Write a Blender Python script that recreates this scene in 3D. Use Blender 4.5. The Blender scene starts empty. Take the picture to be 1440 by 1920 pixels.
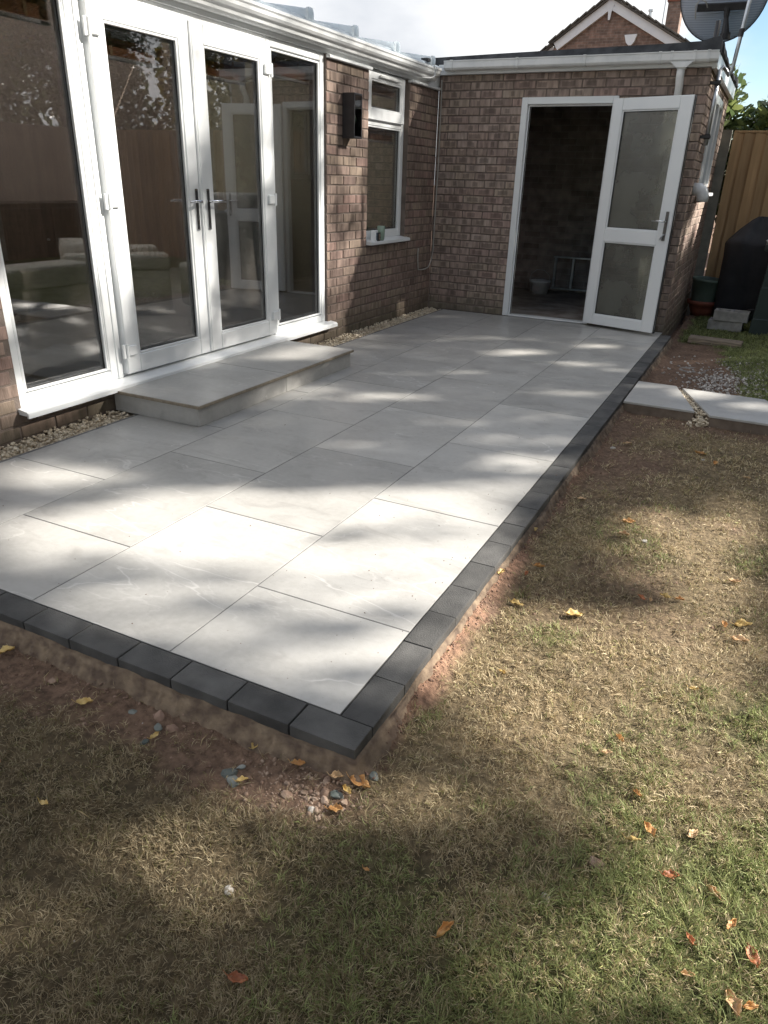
import bpy, bmesh, math, random
import numpy as np
from mathutils import Vector, Matrix
R = math.radians
random.seed(7); rng = np.random.default_rng(11)
scene = bpy.context.scene
col = scene.collection

# ------------------------------------------------------------------ camera
cam_d = bpy.data.cameras.new('camera'); cam = bpy.data.objects.new('camera', cam_d); col.objects.link(cam)
cam_d.sensor_fit = 'HORIZONTAL'; cam_d.sensor_width = 36; cam_d.lens = 36 * 1355.46 / 1440
cam_d.clip_start = 0.05; cam_d.clip_end = 600
yaw, pit, rol = -0.4521, -0.4303, 0.0313
f_ = Vector((math.sin(yaw) * math.cos(pit), math.cos(yaw) * math.cos(pit), math.sin(pit)))
r_ = Vector((math.cos(yaw), -math.sin(yaw), 0)); u_ = r_.cross(f_)
r2 = math.cos(rol) * r_ + math.sin(rol) * u_; u2 = -math.sin(rol) * r_ + math.cos(rol) * u_
M = Matrix((r2, u2, -f_)).transposed().to_4x4(); M.translation = Vector((0.7713, -1.3553, 1.3253))
cam.matrix_world = M
scene.camera = cam

# ------------------------------------------------------------------ light
AZ, EL = R(33), R(32)
SUN = Vector((math.cos(EL) * math.cos(AZ), math.cos(EL) * math.sin(AZ), math.sin(EL)))
sun_d = bpy.data.lights.new('sun', 'SUN'); sun = bpy.data.objects.new('sun', sun_d); col.objects.link(sun)
sun_d.energy = 2.4; sun_d.angle = R(0.8); sun_d.color = (1.0, 0.945, 0.86)
sun.rotation_euler = SUN.to_track_quat('Z', 'Y').to_euler(); sun.location = (8, 6, 8)

world = bpy.data.worlds.new('World'); scene.world = world; world.use_nodes = True
nt = world.node_tree; nt.nodes.clear()
def wn(t, **k):
    n = nt.nodes.new(t)
    for a, b in k.items(): setattr(n, a, b)
    return n
wo = wn('ShaderNodeOutputWorld'); wb = wn('ShaderNodeBackground'); wb.inputs[1].default_value = 0.10
sk = wn('ShaderNodeTexSky', sky_type='NISHITA'); sk.sun_disc = False; sk.sun_elevation = EL; sk.sun_rotation = math.pi / 2 - AZ
sk.altitude = 50; sk.air_density = 1.0; sk.dust_density = 0.4; sk.ozone_density = 1.5
tc = wn('ShaderNodeTexCoord')
mp = wn('ShaderNodeMapping'); mp.inputs['Scale'].default_value = (1, 1, 2.2); mp.inputs['Location'].default_value = (0.35, 0.1, 0.2)
nz = wn('ShaderNodeTexNoise'); nz.inputs['Scale'].default_value = 2.3; nz.inputs['Detail'].default_value = 8; nz.inputs['Roughness'].default_value = 0.55
sep = wn('ShaderNodeSeparateXYZ')
s8 = wn('ShaderNodeMath', operation='SUBTRACT'); s8.inputs[1].default_value = 0.08; a8 = wn('ShaderNodeMath', operation='ABSOLUTE')
ma = wn('ShaderNodeMath', operation='MULTIPLY_ADD'); ma.inputs[1].default_value = 2.2; ma.inputs[2].default_value = -0.36
ad = wn('ShaderNodeMath', operation='ADD')
cr = wn('ShaderNodeMapRange'); cr.interpolation_type = 'SMOOTHSTEP'; cr.inputs[1].default_value = 0.40; cr.inputs[2].default_value = 0.64
nz2 = wn('ShaderNodeTexNoise'); nz2.inputs['Scale'].default_value = 4; nz2.inputs['Detail'].default_value = 6
cc = wn('ShaderNodeMix', data_type='RGBA'); cc.inputs[6].default_value = (1.30, 1.37, 1.48, 1); cc.inputs[7].default_value = (2.15, 2.15, 2.15, 1)
mx = wn('ShaderNodeMix', data_type='RGBA')
L = nt.links.new
L(tc.outputs['Generated'], mp.inputs[0]); L(mp.outputs[0], nz.inputs[0]); L(mp.outputs[0], nz2.inputs[0])
L(tc.outputs['Generated'], sep.inputs[0]); L(sep.outputs[0], s8.inputs[0]); L(s8.outputs[0], a8.inputs[0]); L(a8.outputs[0], ma.inputs[0]); L(nz.outputs[0], ad.inputs[0]); L(ma.outputs[0], ad.inputs[1])
L(ad.outputs[0], cr.inputs[0]); m9 = wn('ShaderNodeMapRange'); m9.inputs[1].default_value = 0.36; m9.inputs[2].default_value = 0.66; L(nz2.outputs[0], m9.inputs[0]); L(m9.outputs[0], cc.inputs[0]); L(cr.outputs[0], mx.inputs[0])
hsv = wn('ShaderNodeHueSaturation'); hsv.inputs['Saturation'].default_value = 1.12; hsv.inputs['Value'].default_value = 0.30; L(sk.outputs[0], hsv.inputs['Color']); L(hsv.outputs[0], mx.inputs[6]); L(cc.outputs[2], mx.inputs[7]); L(mx.outputs[2], wb.inputs[0]); L(wb.outputs[0], wo.inputs[0])

scene.view_settings.view_transform = 'Standard'; scene.view_settings.look = 'None'
scene.view_settings.gamma = 1; scene.view_settings.use_curve_mapping = False
scene.view_settings.exposure = 2.5
scene.render.engine = 'CYCLES'
scene.cycles.max_bounces = 8; scene.cycles.transparent_max_bounces = 16; scene.cycles.caustics_reflective = False; scene.cycles.caustics_refractive = False
scene.cycles.sample_clamp_indirect = 6

# ------------------------------------------------------------------ materials
MATS = {}
def mat(name, c1, c2=None, rough=0.6, scale=8.0, detail=5, stretch=(1, 1, 1), bump=0.0, bscale=None, metal=0.0, spec=0.5, rand=0.0, contrast=(0.35, 0.65), coat=0.0):
    """principled with object-space noise between c1 and c2, optional bump and per-object brightness"""
    m = bpy.data.materials.new(name); m.use_nodes = True; t = m.node_tree; n = t.nodes; l = t.links.new
    p = n['Principled BSDF']; p.inputs['Roughness'].default_value = rough; p.inputs['Metallic'].default_value = metal
    p.inputs['Specular IOR Level'].default_value = spec; p.inputs['Coat Weight'].default_value = coat
    co = n.new('ShaderNodeTexCoord'); oi = n.new('ShaderNodeObjectInfo')
    mpg = n.new('ShaderNodeMapping'); mpg.inputs['Scale'].default_value = stretch
    va = n.new('ShaderNodeVectorMath'); va.operation = 'ADD'
    sc = n.new('ShaderNodeVectorMath'); sc.operation = 'SCALE'; sc.inputs[0].default_value = (31, 17, 23)
    l(oi.outputs['Random'], sc.inputs['Scale']); l(co.outputs['Object'], va.inputs[0]); l(sc.outputs[0], va.inputs[1]); l(va.outputs[0], mpg.inputs[0])
    out = None
    if c2 is not None:
        ns = n.new('ShaderNodeTexNoise'); ns.inputs['Scale'].default_value = scale; ns.inputs['Detail'].default_value = detail
        mr = n.new('ShaderNodeMapRange'); mr.inputs[1].default_value = contrast[0]; mr.inputs[2].default_value = contrast[1]
        mi = n.new('ShaderNodeMix'); mi.data_type = 'RGBA'; mi.inputs[6].default_value = (*c1, 1); mi.inputs[7].default_value = (*c2, 1)
        l(mpg.outputs[0], ns.inputs[0]); l(ns.outputs[0], mr.inputs[0]); l(mr.outputs[0], mi.inputs[0]); out = mi.outputs[2]
        if rand:
            hs = n.new('ShaderNodeHueSaturation'); mv = n.new('ShaderNodeMapRange'); mv.inputs[3].default_value = 1 - rand; mv.inputs[4].default_value = 1 + rand
            l(oi.outputs['Random'], mv.inputs[0]); l(mv.outputs[0], hs.inputs['Value']); l(out, hs.inputs['Color']); out = hs.outputs[0]
        l(out, p.inputs['Base Color'])
    else:
        p.inputs['Base Color'].default_value = (*c1, 1)
    if bump:
        nb = n.new('ShaderNodeTexNoise'); nb.inputs['Scale'].default_value = bscale or scale * 4; nb.inputs['Detail'].default_value = 6
        bp = n.new('ShaderNodeBump'); bp.inputs['Strength'].default_value = min(1, bump); bp.inputs['Distance'].default_value = 0.004
        l(mpg.outputs[0], nb.inputs[0]); l(nb.outputs[0], bp.inputs['Height']); l(bp.outputs[0], p.inputs['Normal'])
    MATS[name] = m; return m

upvc = mat('white_upvc', (0.74, 0.76, 0.77), (0.80, 0.81, 0.81), 0.28, 2.5, stretch=(1, 1, 0.4), bump=0.02)
upvc_old = mat('weathered_white_upvc', (0.62, 0.63, 0.63), (0.78, 0.78, 0.77), 0.4, 7, stretch=(1, 1, 1), contrast=(0.3, 0.6))
gasket = mat('black_gasket', (0.02, 0.02, 0.022), None, 0.5)
chrome = mat('chrome', (0.75, 0.76, 0.78), None, 0.12, metal=1.0)
steel = mat('galvanised_steel', (0.45, 0.47, 0.5), (0.62, 0.64, 0.66), 0.35, 14, metal=0.9)
darkmetal = mat('black_metal', (0.022, 0.021, 0.024), (0.035, 0.033, 0.036), 0.45, 20)
mortar = mat('brick_mortar', (0.13, 0.103, 0.088), (0.19, 0.153, 0.13), 0.95, 9, bump=0.8, bscale=120)
haunch = mat('mortar_haunch', (0.115, 0.080, 0.058), (0.25, 0.185, 0.125), 0.95, 22, detail=9, stretch=(1, 1, 1.3), bump=1, bscale=75, contrast=(0.38, 0.66))
edging = mat('charcoal_block', (0.046, 0.045, 0.044), (0.112, 0.109, 0.104), 0.8, 9, detail=8, bump=0.7, bscale=230, rand=0.25, contrast=(0.3, 0.75))
grout = mat('grey_grout', (0.15, 0.148, 0.145), (0.21, 0.207, 0.20), 0.9, 20)
tile_edge = mat('porcelain_edge', (0.24, 0.20, 0.15), (0.33, 0.28, 0.21), 0.7, 30)
gravel_m = mat('cream_gravel', (0.42, 0.34, 0.24), (0.70, 0.62, 0.49), 0.85, 25, rand=0.15)
chip_m = mat('pale_chippings', (0.20, 0.17, 0.15), (0.60, 0.57, 0.53), 0.85, 30, detail=2, contrast=(0.4, 0.6))
rubble_m = mat('soil_rubble', (0.13, 0.075, 0.05), (0.30, 0.20, 0.15), 0.95, 14, bump=0.6, bscale=80)
stone_m = mat('grey_green_stone', (0.10, 0.12, 0.11), (0.24, 0.25, 0.23), 0.8, 16, bump=0.5, rand=0.3)
pinkstone_m = mat('pink_brown_stone', (0.20, 0.125, 0.085), (0.44, 0.33, 0.25), 0.85, 22, bump=0.5, rand=0.25)
felt = mat('roof_felt', (0.035, 0.037, 0.042), (0.075, 0.078, 0.085), 0.85, 10, bump=0.5, bscale=200)
fence_m = mat('golden_fence_timber', (0.34, 0.215, 0.105), (0.44, 0.29, 0.15), 0.75, 4, stretch=(5, 5, 0.4), bump=0.15, rand=0.25)
cpost = mat('concrete_post', (0.17, 0.165, 0.14), (0.25, 0.24, 0.20), 0.9, 9, bump=0.4)
concrete = mat('concrete_block', (0.26, 0.25, 0.23), (0.38, 0.36, 0.33), 0.95, 16, bump=0.8)
oldwood = mat('weathered_wood', (0.15, 0.12, 0.09), (0.34, 0.27, 0.20), 0.9, 10, stretch=(0.7, 9, 9), bump=0.5)
cover_m = mat('black_cover_cloth', (0.010, 0.010, 0.012), (0.020, 0.020, 0.023), 0.8, 6, bump=1.0, bscale=9)
bin_m = mat('dark_green_plastic', (0.006, 0.016, 0.013), (0.012, 0.026, 0.02), 0.5, 5)
terra = mat('terracotta_plastic', (0.20, 0.055, 0.035), (0.28, 0.085, 0.05), 0.65, 8)
potgreen = mat('green_plastic', (0.09, 0.125, 0.10), (0.12, 0.16, 0.13), 0.6, 8)
sofa_m = mat('cream_leather', (0.50, 0.46, 0.40), (0.62, 0.58, 0.52), 0.45, 5, bump=0.3)
throw_m = mat('pale_throw', (0.62, 0.60, 0.56), (0.74, 0.72, 0.68), 0.9, 12, bump=0.5)
wall_beige = mat('beige_plaster', (0.56, 0.50, 0.36), (0.60, 0.54, 0.40), 0.9, 3)
wall_dark = mat('taupe_plaster', (0.36, 0.28, 0.24), (0.42, 0.33, 0.28), 0.9, 3)
wall_in = mat('garage_inner_plaster', (0.32, 0.28, 0.26), (0.45, 0.40, 0.38), 0.95, 5)
floor_in = mat('interior_floor', (0.36, 0.33, 0.30), (0.46, 0.43, 0.40), 0.35, 4)
gfloor = mat('dusty_concrete_floor', (0.22, 0.18, 0.15), (0.42, 0.37, 0.32), 0.9, 5)
blind_m = mat('cedar_blind_slat', (0.50, 0.20, 0.09), (0.62, 0.28, 0.13), 0.5, 20)
render_w = mat('white_paint', (0.74, 0.76, 0.80), (0.80, 0.81, 0.83), 0.5, 4)
rooftile = mat('brown_roof_tile', (0.075, 0.07, 0.065), (0.13, 0.12, 0.105), 0.85, 4, rand=0.2)
poly = mat('translucent_roof_sheet', (0.48, 0.55, 0.60), (0.58, 0.64, 0.68), 0.25, 3)
def translucent(m, f):
    t = m.node_tree; n = t.nodes; p = n['Principled BSDF']; tr = n.new('ShaderNodeBsdfTranslucent'); tr.inputs[0].default_value = (0.85, 0.88, 0.9, 1); ms = n.new('ShaderNodeMixShader'); ms.inputs[0].default_value = f
    t.links.new(p.outputs[0], ms.inputs[1]); t.links.new(tr.outputs[0], ms.inputs[2]); t.links.new(ms.outputs[0], n['Material Output'].inputs[0])
translucent(poly, 0.88)
bark = mat('tree_bark', (0.07, 0.055, 0.04), (0.14, 0.11, 0.085), 0.95, 10, stretch=(3, 3, 0.6), bump=1)
cloth_w = mat('white_plastic_bag', (0.55, 0.57, 0.60), (0.75, 0.76, 0.8), 0.5, 20)
greenglass_m = mat('frosted_green_glass', (0.20, 0.28, 0.22), (0.28, 0.36, 0.29), 0.25, 8)
cable_m = mat('grey_cable', (0.38, 0.36, 0.33), None, 0.6)

def leafmat(name, c1, c2, rough=0.5, trans=0.35):
    m = bpy.data.materials.new(name); m.use_nodes = True; t = m.node_tree; n = t.nodes; l = t.links.new
    p = n['Principled BSDF']; out = n['Material Output']; p.inputs['Roughness'].default_value = rough
    ge = n.new('ShaderNodeNewGeometry'); ns = n.new('ShaderNodeTexNoise'); ns.inputs['Scale'].default_value = 1.3
    oi = n.new('ShaderNodeObjectInfo')
    ad_ = n.new('ShaderNodeMath'); ad_.operation = 'ADD'; fr = n.new('ShaderNodeMath'); fr.operation = 'FRACT'
    mi = n.new('ShaderNodeMix'); mi.data_type = 'RGBA'; mi.inputs[6].default_value = (*c1, 1); mi.inputs[7].default_value = (*c2, 1)
    l(ge.outputs['Random Per Island'], ad_.inputs[0]); l(oi.outputs['Random'], ad_.inputs[1]); l(ad_.outputs[0], fr.inputs[0]); l(fr.outputs[0], mi.inputs[0])
    tr = n.new('ShaderNodeBsdfTranslucent'); ms = n.new('ShaderNodeMixShader'); ms.inputs[0].default_value = trans
    l(mi.outputs[2], p.inputs['Base Color']); l(mi.outputs[2], tr.inputs[0]); l(p.outputs[0], ms.inputs[1]); l(tr.outputs[0], ms.inputs[2]); l(ms.outputs[0], out.inputs[0])
    MATS[name] = m; return m
foliage = leafmat('tree_foliage', (0.035, 0.06, 0.016), (0.10, 0.12, 0.035))
foliage2 = leafmat('autumn_tree_foliage', (0.05, 0.065, 0.018), (0.17, 0.13, 0.03))
laurel = leafmat('laurel_foliage', (0.07, 0.105, 0.045), (0.22, 0.26, 0.09), 0.35, 0.45)

def bricks(name, c, kiss):
    """per-brick colour from the object's random value, vertical drag streaks, dark kiss marks"""
    m = bpy.data.materials.new(name); m.use_nodes = True; t = m.node_tree; n = t.nodes; l = t.links.new
    p = n['Principled BSDF']; p.inputs['Roughness'].default_value = 0.93; p.inputs['Specular IOR Level'].default_value = 0.2
    oi = n.new('ShaderNodeObjectInfo'); at = n.new('ShaderNodeAttribute'); at.attribute_name = 'rnd'
    a = n.new('ShaderNodeMath'); a.operation = 'ADD'; l(oi.outputs['Random'], a.inputs[0]); l(at.outputs['Fac'], a.inputs[1])
    fr = n.new('ShaderNodeMath'); fr.operation = 'FRACT'; l(a.outputs[0], fr.inputs[0])
    ramp = n.new('ShaderNodeValToRGB'); ramp.color_ramp.interpolation = 'LINEAR'
    els = ramp.color_ramp.elements
    els[0].position = 0; els[0].color = (*c[0], 1); els[1].position = 1; els[1].color = (*c[-1], 1)
    for i in range(1, len(c) - 1):
        e = els.new(i / (len(c) - 1)); e.color = (*c[i], 1)
    l(fr.outputs[0], ramp.inputs[0])
    co = n.new('ShaderNodeTexCoord'); sc = n.new('ShaderNodeVectorMath'); sc.operation = 'SCALE'; sc.inputs[0].default_value = (37, 11, 53)
    l(fr.outputs[0], sc.inputs['Scale']); va = n.new('ShaderNodeVectorMath'); va.operation = 'ADD'; l(co.outputs['Object'], va.inputs[0]); l(sc.outputs[0], va.inputs[1])
    mp1 = n.new('ShaderNodeMapping'); mp1.inputs['Scale'].default_value = (1, 1, 0.22); l(va.outputs[0], mp1.inputs[0])
    n1 = n.new('ShaderNodeTexNoise'); n1.inputs['Scale'].default_value = 26; n1.inputs['Detail'].default_value = 3; l(mp1.outputs[0], n1.inputs[0])
    m1 = n.new('ShaderNodeMapRange'); m1.inputs[1].default_value = 0.35; m1.inputs[2].default_value = 0.68; m1.inputs[3].default_value = 0.74; m1.inputs[4].default_value = 1.3; l(n1.outputs[0], m1.inputs[0])
    mu = n.new('ShaderNodeMix'); mu.data_type = 'RGBA'; mu.blend_type = 'MULTIPLY'; mu.inputs[0].default_value = 1
    l(ramp.outputs[0], mu.inputs[6]); l(m1.outputs[0], mu.inputs[7]); out = mu.outputs[2]
    # kiss mark: a rectangle of burnt dark clay inside the face, position and width differ per brick
    sp = n.new('ShaderNodeSeparateXYZ'); l(co.outputs['Object'], sp.inputs[0])
    def mth(op, x, y=None, z=None):
        k = n.new('ShaderNodeMath'); k.operation = op
        for i, v in enumerate((x, y, z)):
            if v is None: continue
            if isinstance(v, (int, float)): k.inputs[i].default_value = v
            else: l(v, k.inputs[i])
        return k.outputs[0]
    r2_ = mth('FRACT', mth('MULTIPLY', fr.outputs[0], 7.31)); r3_ = mth('FRACT', mth('MULTIPLY', fr.outputs[0], 19.7))
    off = mth('MULTIPLY', mth('SUBTRACT', r2_, 0.5), 0.11); w_ = mth('MULTIPLY_ADD', r3_, 0.05, 0.018)
    wob = mth('MULTIPLY', mth('SUBTRACT', n1.outputs[0], 0.5), 0.03)
    dx = mth('SUBTRACT', w_, mth('ABSOLUTE', mth('ADD', mth('SUBTRACT', sp.outputs[0], off), wob)))
    dz = mth('SUBTRACT', 0.024, mth('ABSOLUTE', mth('ADD', sp.outputs[2], wob)))
    d = mth('MINIMUM', dx, dz); k = n.new('ShaderNodeMapRange'); k.interpolation_type = 'SMOOTHSTEP'; k.inputs[1].default_value = -0.002; k.inputs[2].default_value = 0.007; k.inputs[4].default_value = kiss
    l(d, k.inputs[0])
    dk = n.new('ShaderNodeMix'); dk.data_type = 'RGBA'; l(k.outputs[0], dk.inputs[0]); l(out, dk.inputs[6]); dk.inputs[7].default_value = (0.055, 0.045, 0.042, 1); out = dk.outputs[2]
    ge = n.new('ShaderNodeNewGeometry'); sg = n.new('ShaderNodeSeparateXYZ'); l(ge.outputs['Position'], sg.inputs[0]); nw = n.new('ShaderNodeTexNoise'); nw.inputs['Scale'].default_value = 2.6; nw.inputs['Detail'].default_value = 6; l(ge.outputs['Position'], nw.inputs[0])
    foot = n.new('ShaderNodeMapRange'); foot.interpolation_type = 'SMOOTHSTEP'; foot.inputs[1].default_value = -0.05; foot.inputs[2].default_value = 0.30; foot.inputs[3].default_value = 0.62; foot.inputs[4].default_value = 0.0
    l(mth('SUBTRACT', sg.outputs[2], mth('MULTIPLY', mth('SUBTRACT', nw.outputs[0], 0.5), 0.5)), foot.inputs[0])
    st = n.new('ShaderNodeMix'); st.data_type = 'RGBA'; l(foot.outputs[0], st.inputs[0]); l(out, st.inputs[6]); st.inputs[7].default_value = (0.085, 0.085, 0.055, 1)
    wv = n.new('ShaderNodeMapRange'); wv.inputs[1].default_value = 0.3; wv.inputs[2].default_value = 0.7; wv.inputs[3].default_value = 0.80; wv.inputs[4].default_value = 1.18; l(nw.outputs[0], wv.inputs[0])
    sm = n.new('ShaderNodeMix'); sm.data_type = 'RGBA'; sm.blend_type = 'MULTIPLY'; sm.inputs[0].default_value = 1; l(st.outputs[2], sm.inputs[6]); l(wv.outputs[0], sm.inputs[7]); out = sm.outputs[2]
    l(out, p.inputs['Base Color'])
    n2 = n.new('ShaderNodeTexNoise'); n2.inputs['Scale'].default_value = 90; n2.inputs['Detail'].default_value = 8; l(mp1.outputs[0], n2.inputs[0])
    b = n.new('ShaderNodeBump'); b.inputs['Strength'].default_value = 0.9; b.inputs['Distance'].default_value = 0.004; l(n2.outputs[0], b.inputs['Height']); l(b.outputs[0], p.inputs['Normal'])
    MATS[name] = m; return m
brick_h = bricks('house_brick', [(0.225, 0.163, 0.138), (0.260, 0.193, 0.160), (0.208, 0.150, 0.128), (0.280, 0.218, 0.170), (0.238, 0.174, 0.148), (0.252, 0.170, 0.144)], 0.15)
brick_g = bricks('garage_brick', [(0.315, 0.238, 0.20), (0.38, 0.30, 0.25), (0.285, 0.213, 0.184), (0.37, 0.295, 0.235), (0.33, 0.232, 0.20), (0.375, 0.30, 0.255)], 0.42)

def porcelain(name):
    m = bpy.data.materials.new(name); m.use_nodes = True; t = m.node_tree; n = t.nodes; l = t.links.new
    p = n['Principled BSDF']; p.inputs['Roughness'].default_value = 0.36; p.inputs['Specular IOR Level'].default_value = 0.5
    co = n.new('ShaderNodeTexCoord'); oi = n.new('ShaderNodeObjectInfo')
    sc = n.new('ShaderNodeVectorMath'); sc.operation = 'SCALE'; sc.inputs[0].default_value = (41, 29, 13); l(oi.outputs['Random'], sc.inputs['Scale'])
    va = n.new('ShaderNodeVectorMath'); va.operation = 'ADD'; l(co.outputs['Object'], va.inputs[0]); l(sc.outputs[0], va.inputs[1])
    def noise(s, d=5, v=None, dist=0.0, stretch=None):
        x = n.new('ShaderNodeTexNoise'); x.inputs['Scale'].default_value = s; x.inputs['Detail'].default_value = d; x.inputs['Distortion'].default_value = dist
        if stretch:
            q = n.new('ShaderNodeMapping'); q.inputs['Scale'].default_value = stretch; q.inputs['Rotation'].default_value = (0, 0, 0.5); l(v or va.outputs[0], q.inputs[0]); l(q.outputs[0], x.inputs[0])
        else: l(v or va.outputs[0], x.inputs[0])
        return x.outputs[0]
    def rng_(x, a, b, c=0, d=1, sm=False):
        q = n.new('ShaderNodeMapRange'); q.inputs[1].default_value = a; q.inputs[2].default_value = b; q.inputs[3].default_value = c; q.inputs[4].default_value = d
        if sm: q.interpolation_type = 'SMOOTHSTEP'
        l(x, q.inputs[0]); return q.outputs[0]
    def mix(f, a, b, mode='MIX'):
        q = n.new('ShaderNodeMix'); q.data_type = 'RGBA'; q.blend_type = mode
        if isinstance(f, float): q.inputs[0].default_value = f
        else: l(f, q.inputs[0])
        for i, v in ((6, a), (7, b)):
            if isinstance(v, tuple): q.inputs[i].default_value = (*v, 1)
            else: l(v, q.inputs[i])
        return q.outputs[2]
    cloud = noise(2.2, 6, dist=0.6, stretch=(1, 1.8, 1)); c = mix(rng_(cloud, 0.32, 0.68), (0.36, 0.349, 0.328), (0.46, 0.448, 0.423))
    mott = noise(38, 4); c = mix(rng_(mott, 0.3, 0.7, 0, 0.28), c, (0.55, 0.54, 0.52))
    dirty = noise(5, 7, dist=1.0, stretch=(1, 2.2, 1)); c = mix(rng_(dirty, 0.56, 0.72, 0, 0.42, True), c, (0.29, 0.275, 0.26))
    # thin pale veins where a warped noise crosses its middle
    def vein(s, w, a, off):
        vv = n.new('ShaderNodeVectorMath'); vv.operation = 'ADD'; vv.inputs[1].default_value = off; l(va.outputs[0], vv.inputs[0])
        x = noise(s, 5, vv.outputs[0], 0.25, (0.7, 2.2, 1))
        q = n.new('ShaderNodeMath'); q.operation = 'SUBTRACT'; l(x, q.inputs[0]); q.inputs[1].default_value = 0.5
        ab = n.new('ShaderNodeMath'); ab.operation = 'ABSOLUTE'; l(q.outputs[0], ab.inputs[0])
        k = rng_(ab.outputs[0], 0, w, a, 0, True)
        g = rng_(noise(1.6, 2, vv.outputs[0]), 0.47, 0.6, 0, 1, True)
        mm = n.new('ShaderNodeMath'); mm.operation = 'MULTIPLY'; l(k, mm.inputs[0]); l(g, mm.inputs[1]); return mm.outputs[0]
    c = mix(vein(0.9, 0.0045, 0.5, (3, 1, 7)), c, (0.70, 0.685, 0.66)); c = mix(vein(1.7, 0.007, 0.28, (9, 4, 2)), c, (0.64, 0.625, 0.60))
    sp = noise(260, 2); c = mix(rng_(sp, 0.66, 0.74, 0, 0.5), c, (0.20, 0.20, 0.20))
    hs = n.new('ShaderNodeHueSaturation'); l(rng_(oi.outputs['Random'], 0, 1, 0.90, 1.07), hs.inputs['Value']); l(c, hs.inputs['Color'])
    l(hs.outputs[0], p.inputs['Base Color']); l(rng_(noise(9, 5), 0.3, 0.7, 0.30, 0.46), p.inputs['Roughness'])
    b = n.new('ShaderNodeBump'); b.inputs['Strength'].default_value = 0.25; b.inputs['Distance'].default_value = 0.002; l(noise(70, 5), b.inputs['Height']); l(b.outputs[0], p.inputs['Normal'])
    MATS[name] = m; return m
porc = porcelain('grey_porcelain')

def glassmat(name, tint=(0.77, 0.765, 0.76), base=0.14, bump=0.0, rough=0.0):
    m = bpy.data.materials.new(name); m.use_nodes = True; t = m.node_tree; n = t.nodes; l = t.links.new
    out = n['Material Output']; n.remove(n['Principled BSDF'])
    tr = n.new('ShaderNodeBsdfTransparent'); tr.inputs[0].default_value = (*tint, 1); gl = n.new('ShaderNodeBsdfGlossy'); gl.inputs['Roughness'].default_value = rough
    lw = n.new('ShaderNodeLayerWeight'); lw.inputs[0].default_value = 0.5
    pw = n.new('ShaderNodeMath'); pw.operation = 'POWER'; pw.inputs[1].default_value = 4; l(lw.outputs['Facing'], pw.inputs[0])
    mr = n.new('ShaderNodeMapRange'); mr.inputs[3].default_value = base; mr.inputs[4].default_value = 0.9; l(pw.outputs[0], mr.inputs[0])
    ms = n.new('ShaderNodeMixShader'); l(mr.outputs[0], ms.inputs[0]); l(tr.outputs[0], ms.inputs[1]); l(gl.outputs[0], ms.inputs[2]); l(ms.outputs[0], out.inputs[0])
    co = n.new('ShaderNodeTexCoord'); ns = n.new('ShaderNodeTexNoise'); ns.inputs['Scale'].default_value = 2.0 if not bump else 70; l(co.outputs['Object'], ns.inputs[0])
    b = n.new('ShaderNodeBump'); b.inputs['Strength'].default_value = bump or 0.03; b.inputs['Distance'].default_value = 0.01; l(ns.outputs[0], b.inputs['Height']); l(b.outputs[0], gl.inputs['Normal'])
    MATS[name] = m; return m
glass = glassmat('window_glass')
def obscure():
    m = bpy.data.materials.new('obscured_glass'); m.use_nodes = True; t = m.node_tree; n = t.nodes; l = t.links.new
    out = n['Material Output']; n.remove(n['Principled BSDF'])
    co = n.new('ShaderNodeTexCoord'); ns = n.new('ShaderNodeTexVoronoi'); ns.inputs['Scale'].default_value = 95; l(co.outputs['Object'], ns.inputs[0])
    b = n.new('ShaderNodeBump'); b.inputs['Strength'].default_value = 0.55; b.inputs['Distance'].default_value = 0.004; l(ns.outputs['Distance'], b.inputs['Height'])
    rf = n.new('ShaderNodeBsdfRefraction'); rf.inputs['Roughness'].default_value = 0.22; rf.inputs['IOR'].default_value = 1.08; rf.inputs[0].default_value = (0.85, 0.86, 0.80, 1)
    tl = n.new('ShaderNodeBsdfTranslucent'); tl.inputs[0].default_value = (0.45, 0.46, 0.40, 1); m1 = n.new('ShaderNodeMixShader'); m1.inputs[0].default_value = 0.35; l(rf.outputs[0], m1.inputs[1]); l(tl.outputs[0], m1.inputs[2]); df = n.new('ShaderNodeBsdfDiffuse'); df.inputs[0].default_value = (0.36, 0.37, 0.32, 1); nd = n.new('ShaderNodeTexNoise'); nd.inputs['Scale'].default_value = 3.5; nd.inputs['Detail'].default_value = 4; l(co.outputs['Object'], nd.inputs[0]); md_ = n.new('ShaderNodeMapRange'); md_.inputs[1].default_value = 0.35; md_.inputs[2].default_value = 0.65; md_.inputs[3].default_value = 0.06; md_.inputs[4].default_value = 0.22; l(nd.outputs[0], md_.inputs[0]); m0 = n.new('ShaderNodeMixShader'); l(md_.outputs[0], m0.inputs[0]); l(m1.outputs[0], m0.inputs[1]); l(df.outputs[0], m0.inputs[2])
    gl = n.new('ShaderNodeBsdfGlossy'); gl.inputs['Roughness'].default_value = 0.13; l(b.outputs[0], gl.inputs['Normal'])
    lw = n.new('ShaderNodeLayerWeight'); lw.inputs[0].default_value = 0.5; pw = n.new('ShaderNodeMath'); pw.operation = 'POWER'; pw.inputs[1].default_value = 3; l(lw.outputs['Facing'], pw.inputs[0])
    mr = n.new('ShaderNodeMapRange'); mr.inputs[3].default_value = 0.09; mr.inputs[4].default_value = 0.9; l(pw.outputs[0], mr.inputs[0])
    ms = n.new('ShaderNodeMixShader'); l(mr.outputs[0], ms.inputs[0]); l(m0.outputs[0], ms.inputs[1]); l(gl.outputs[0], ms.inputs[2]); l(ms.outputs[0], out.inputs[0]); return m
obsc = obscure()

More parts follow.
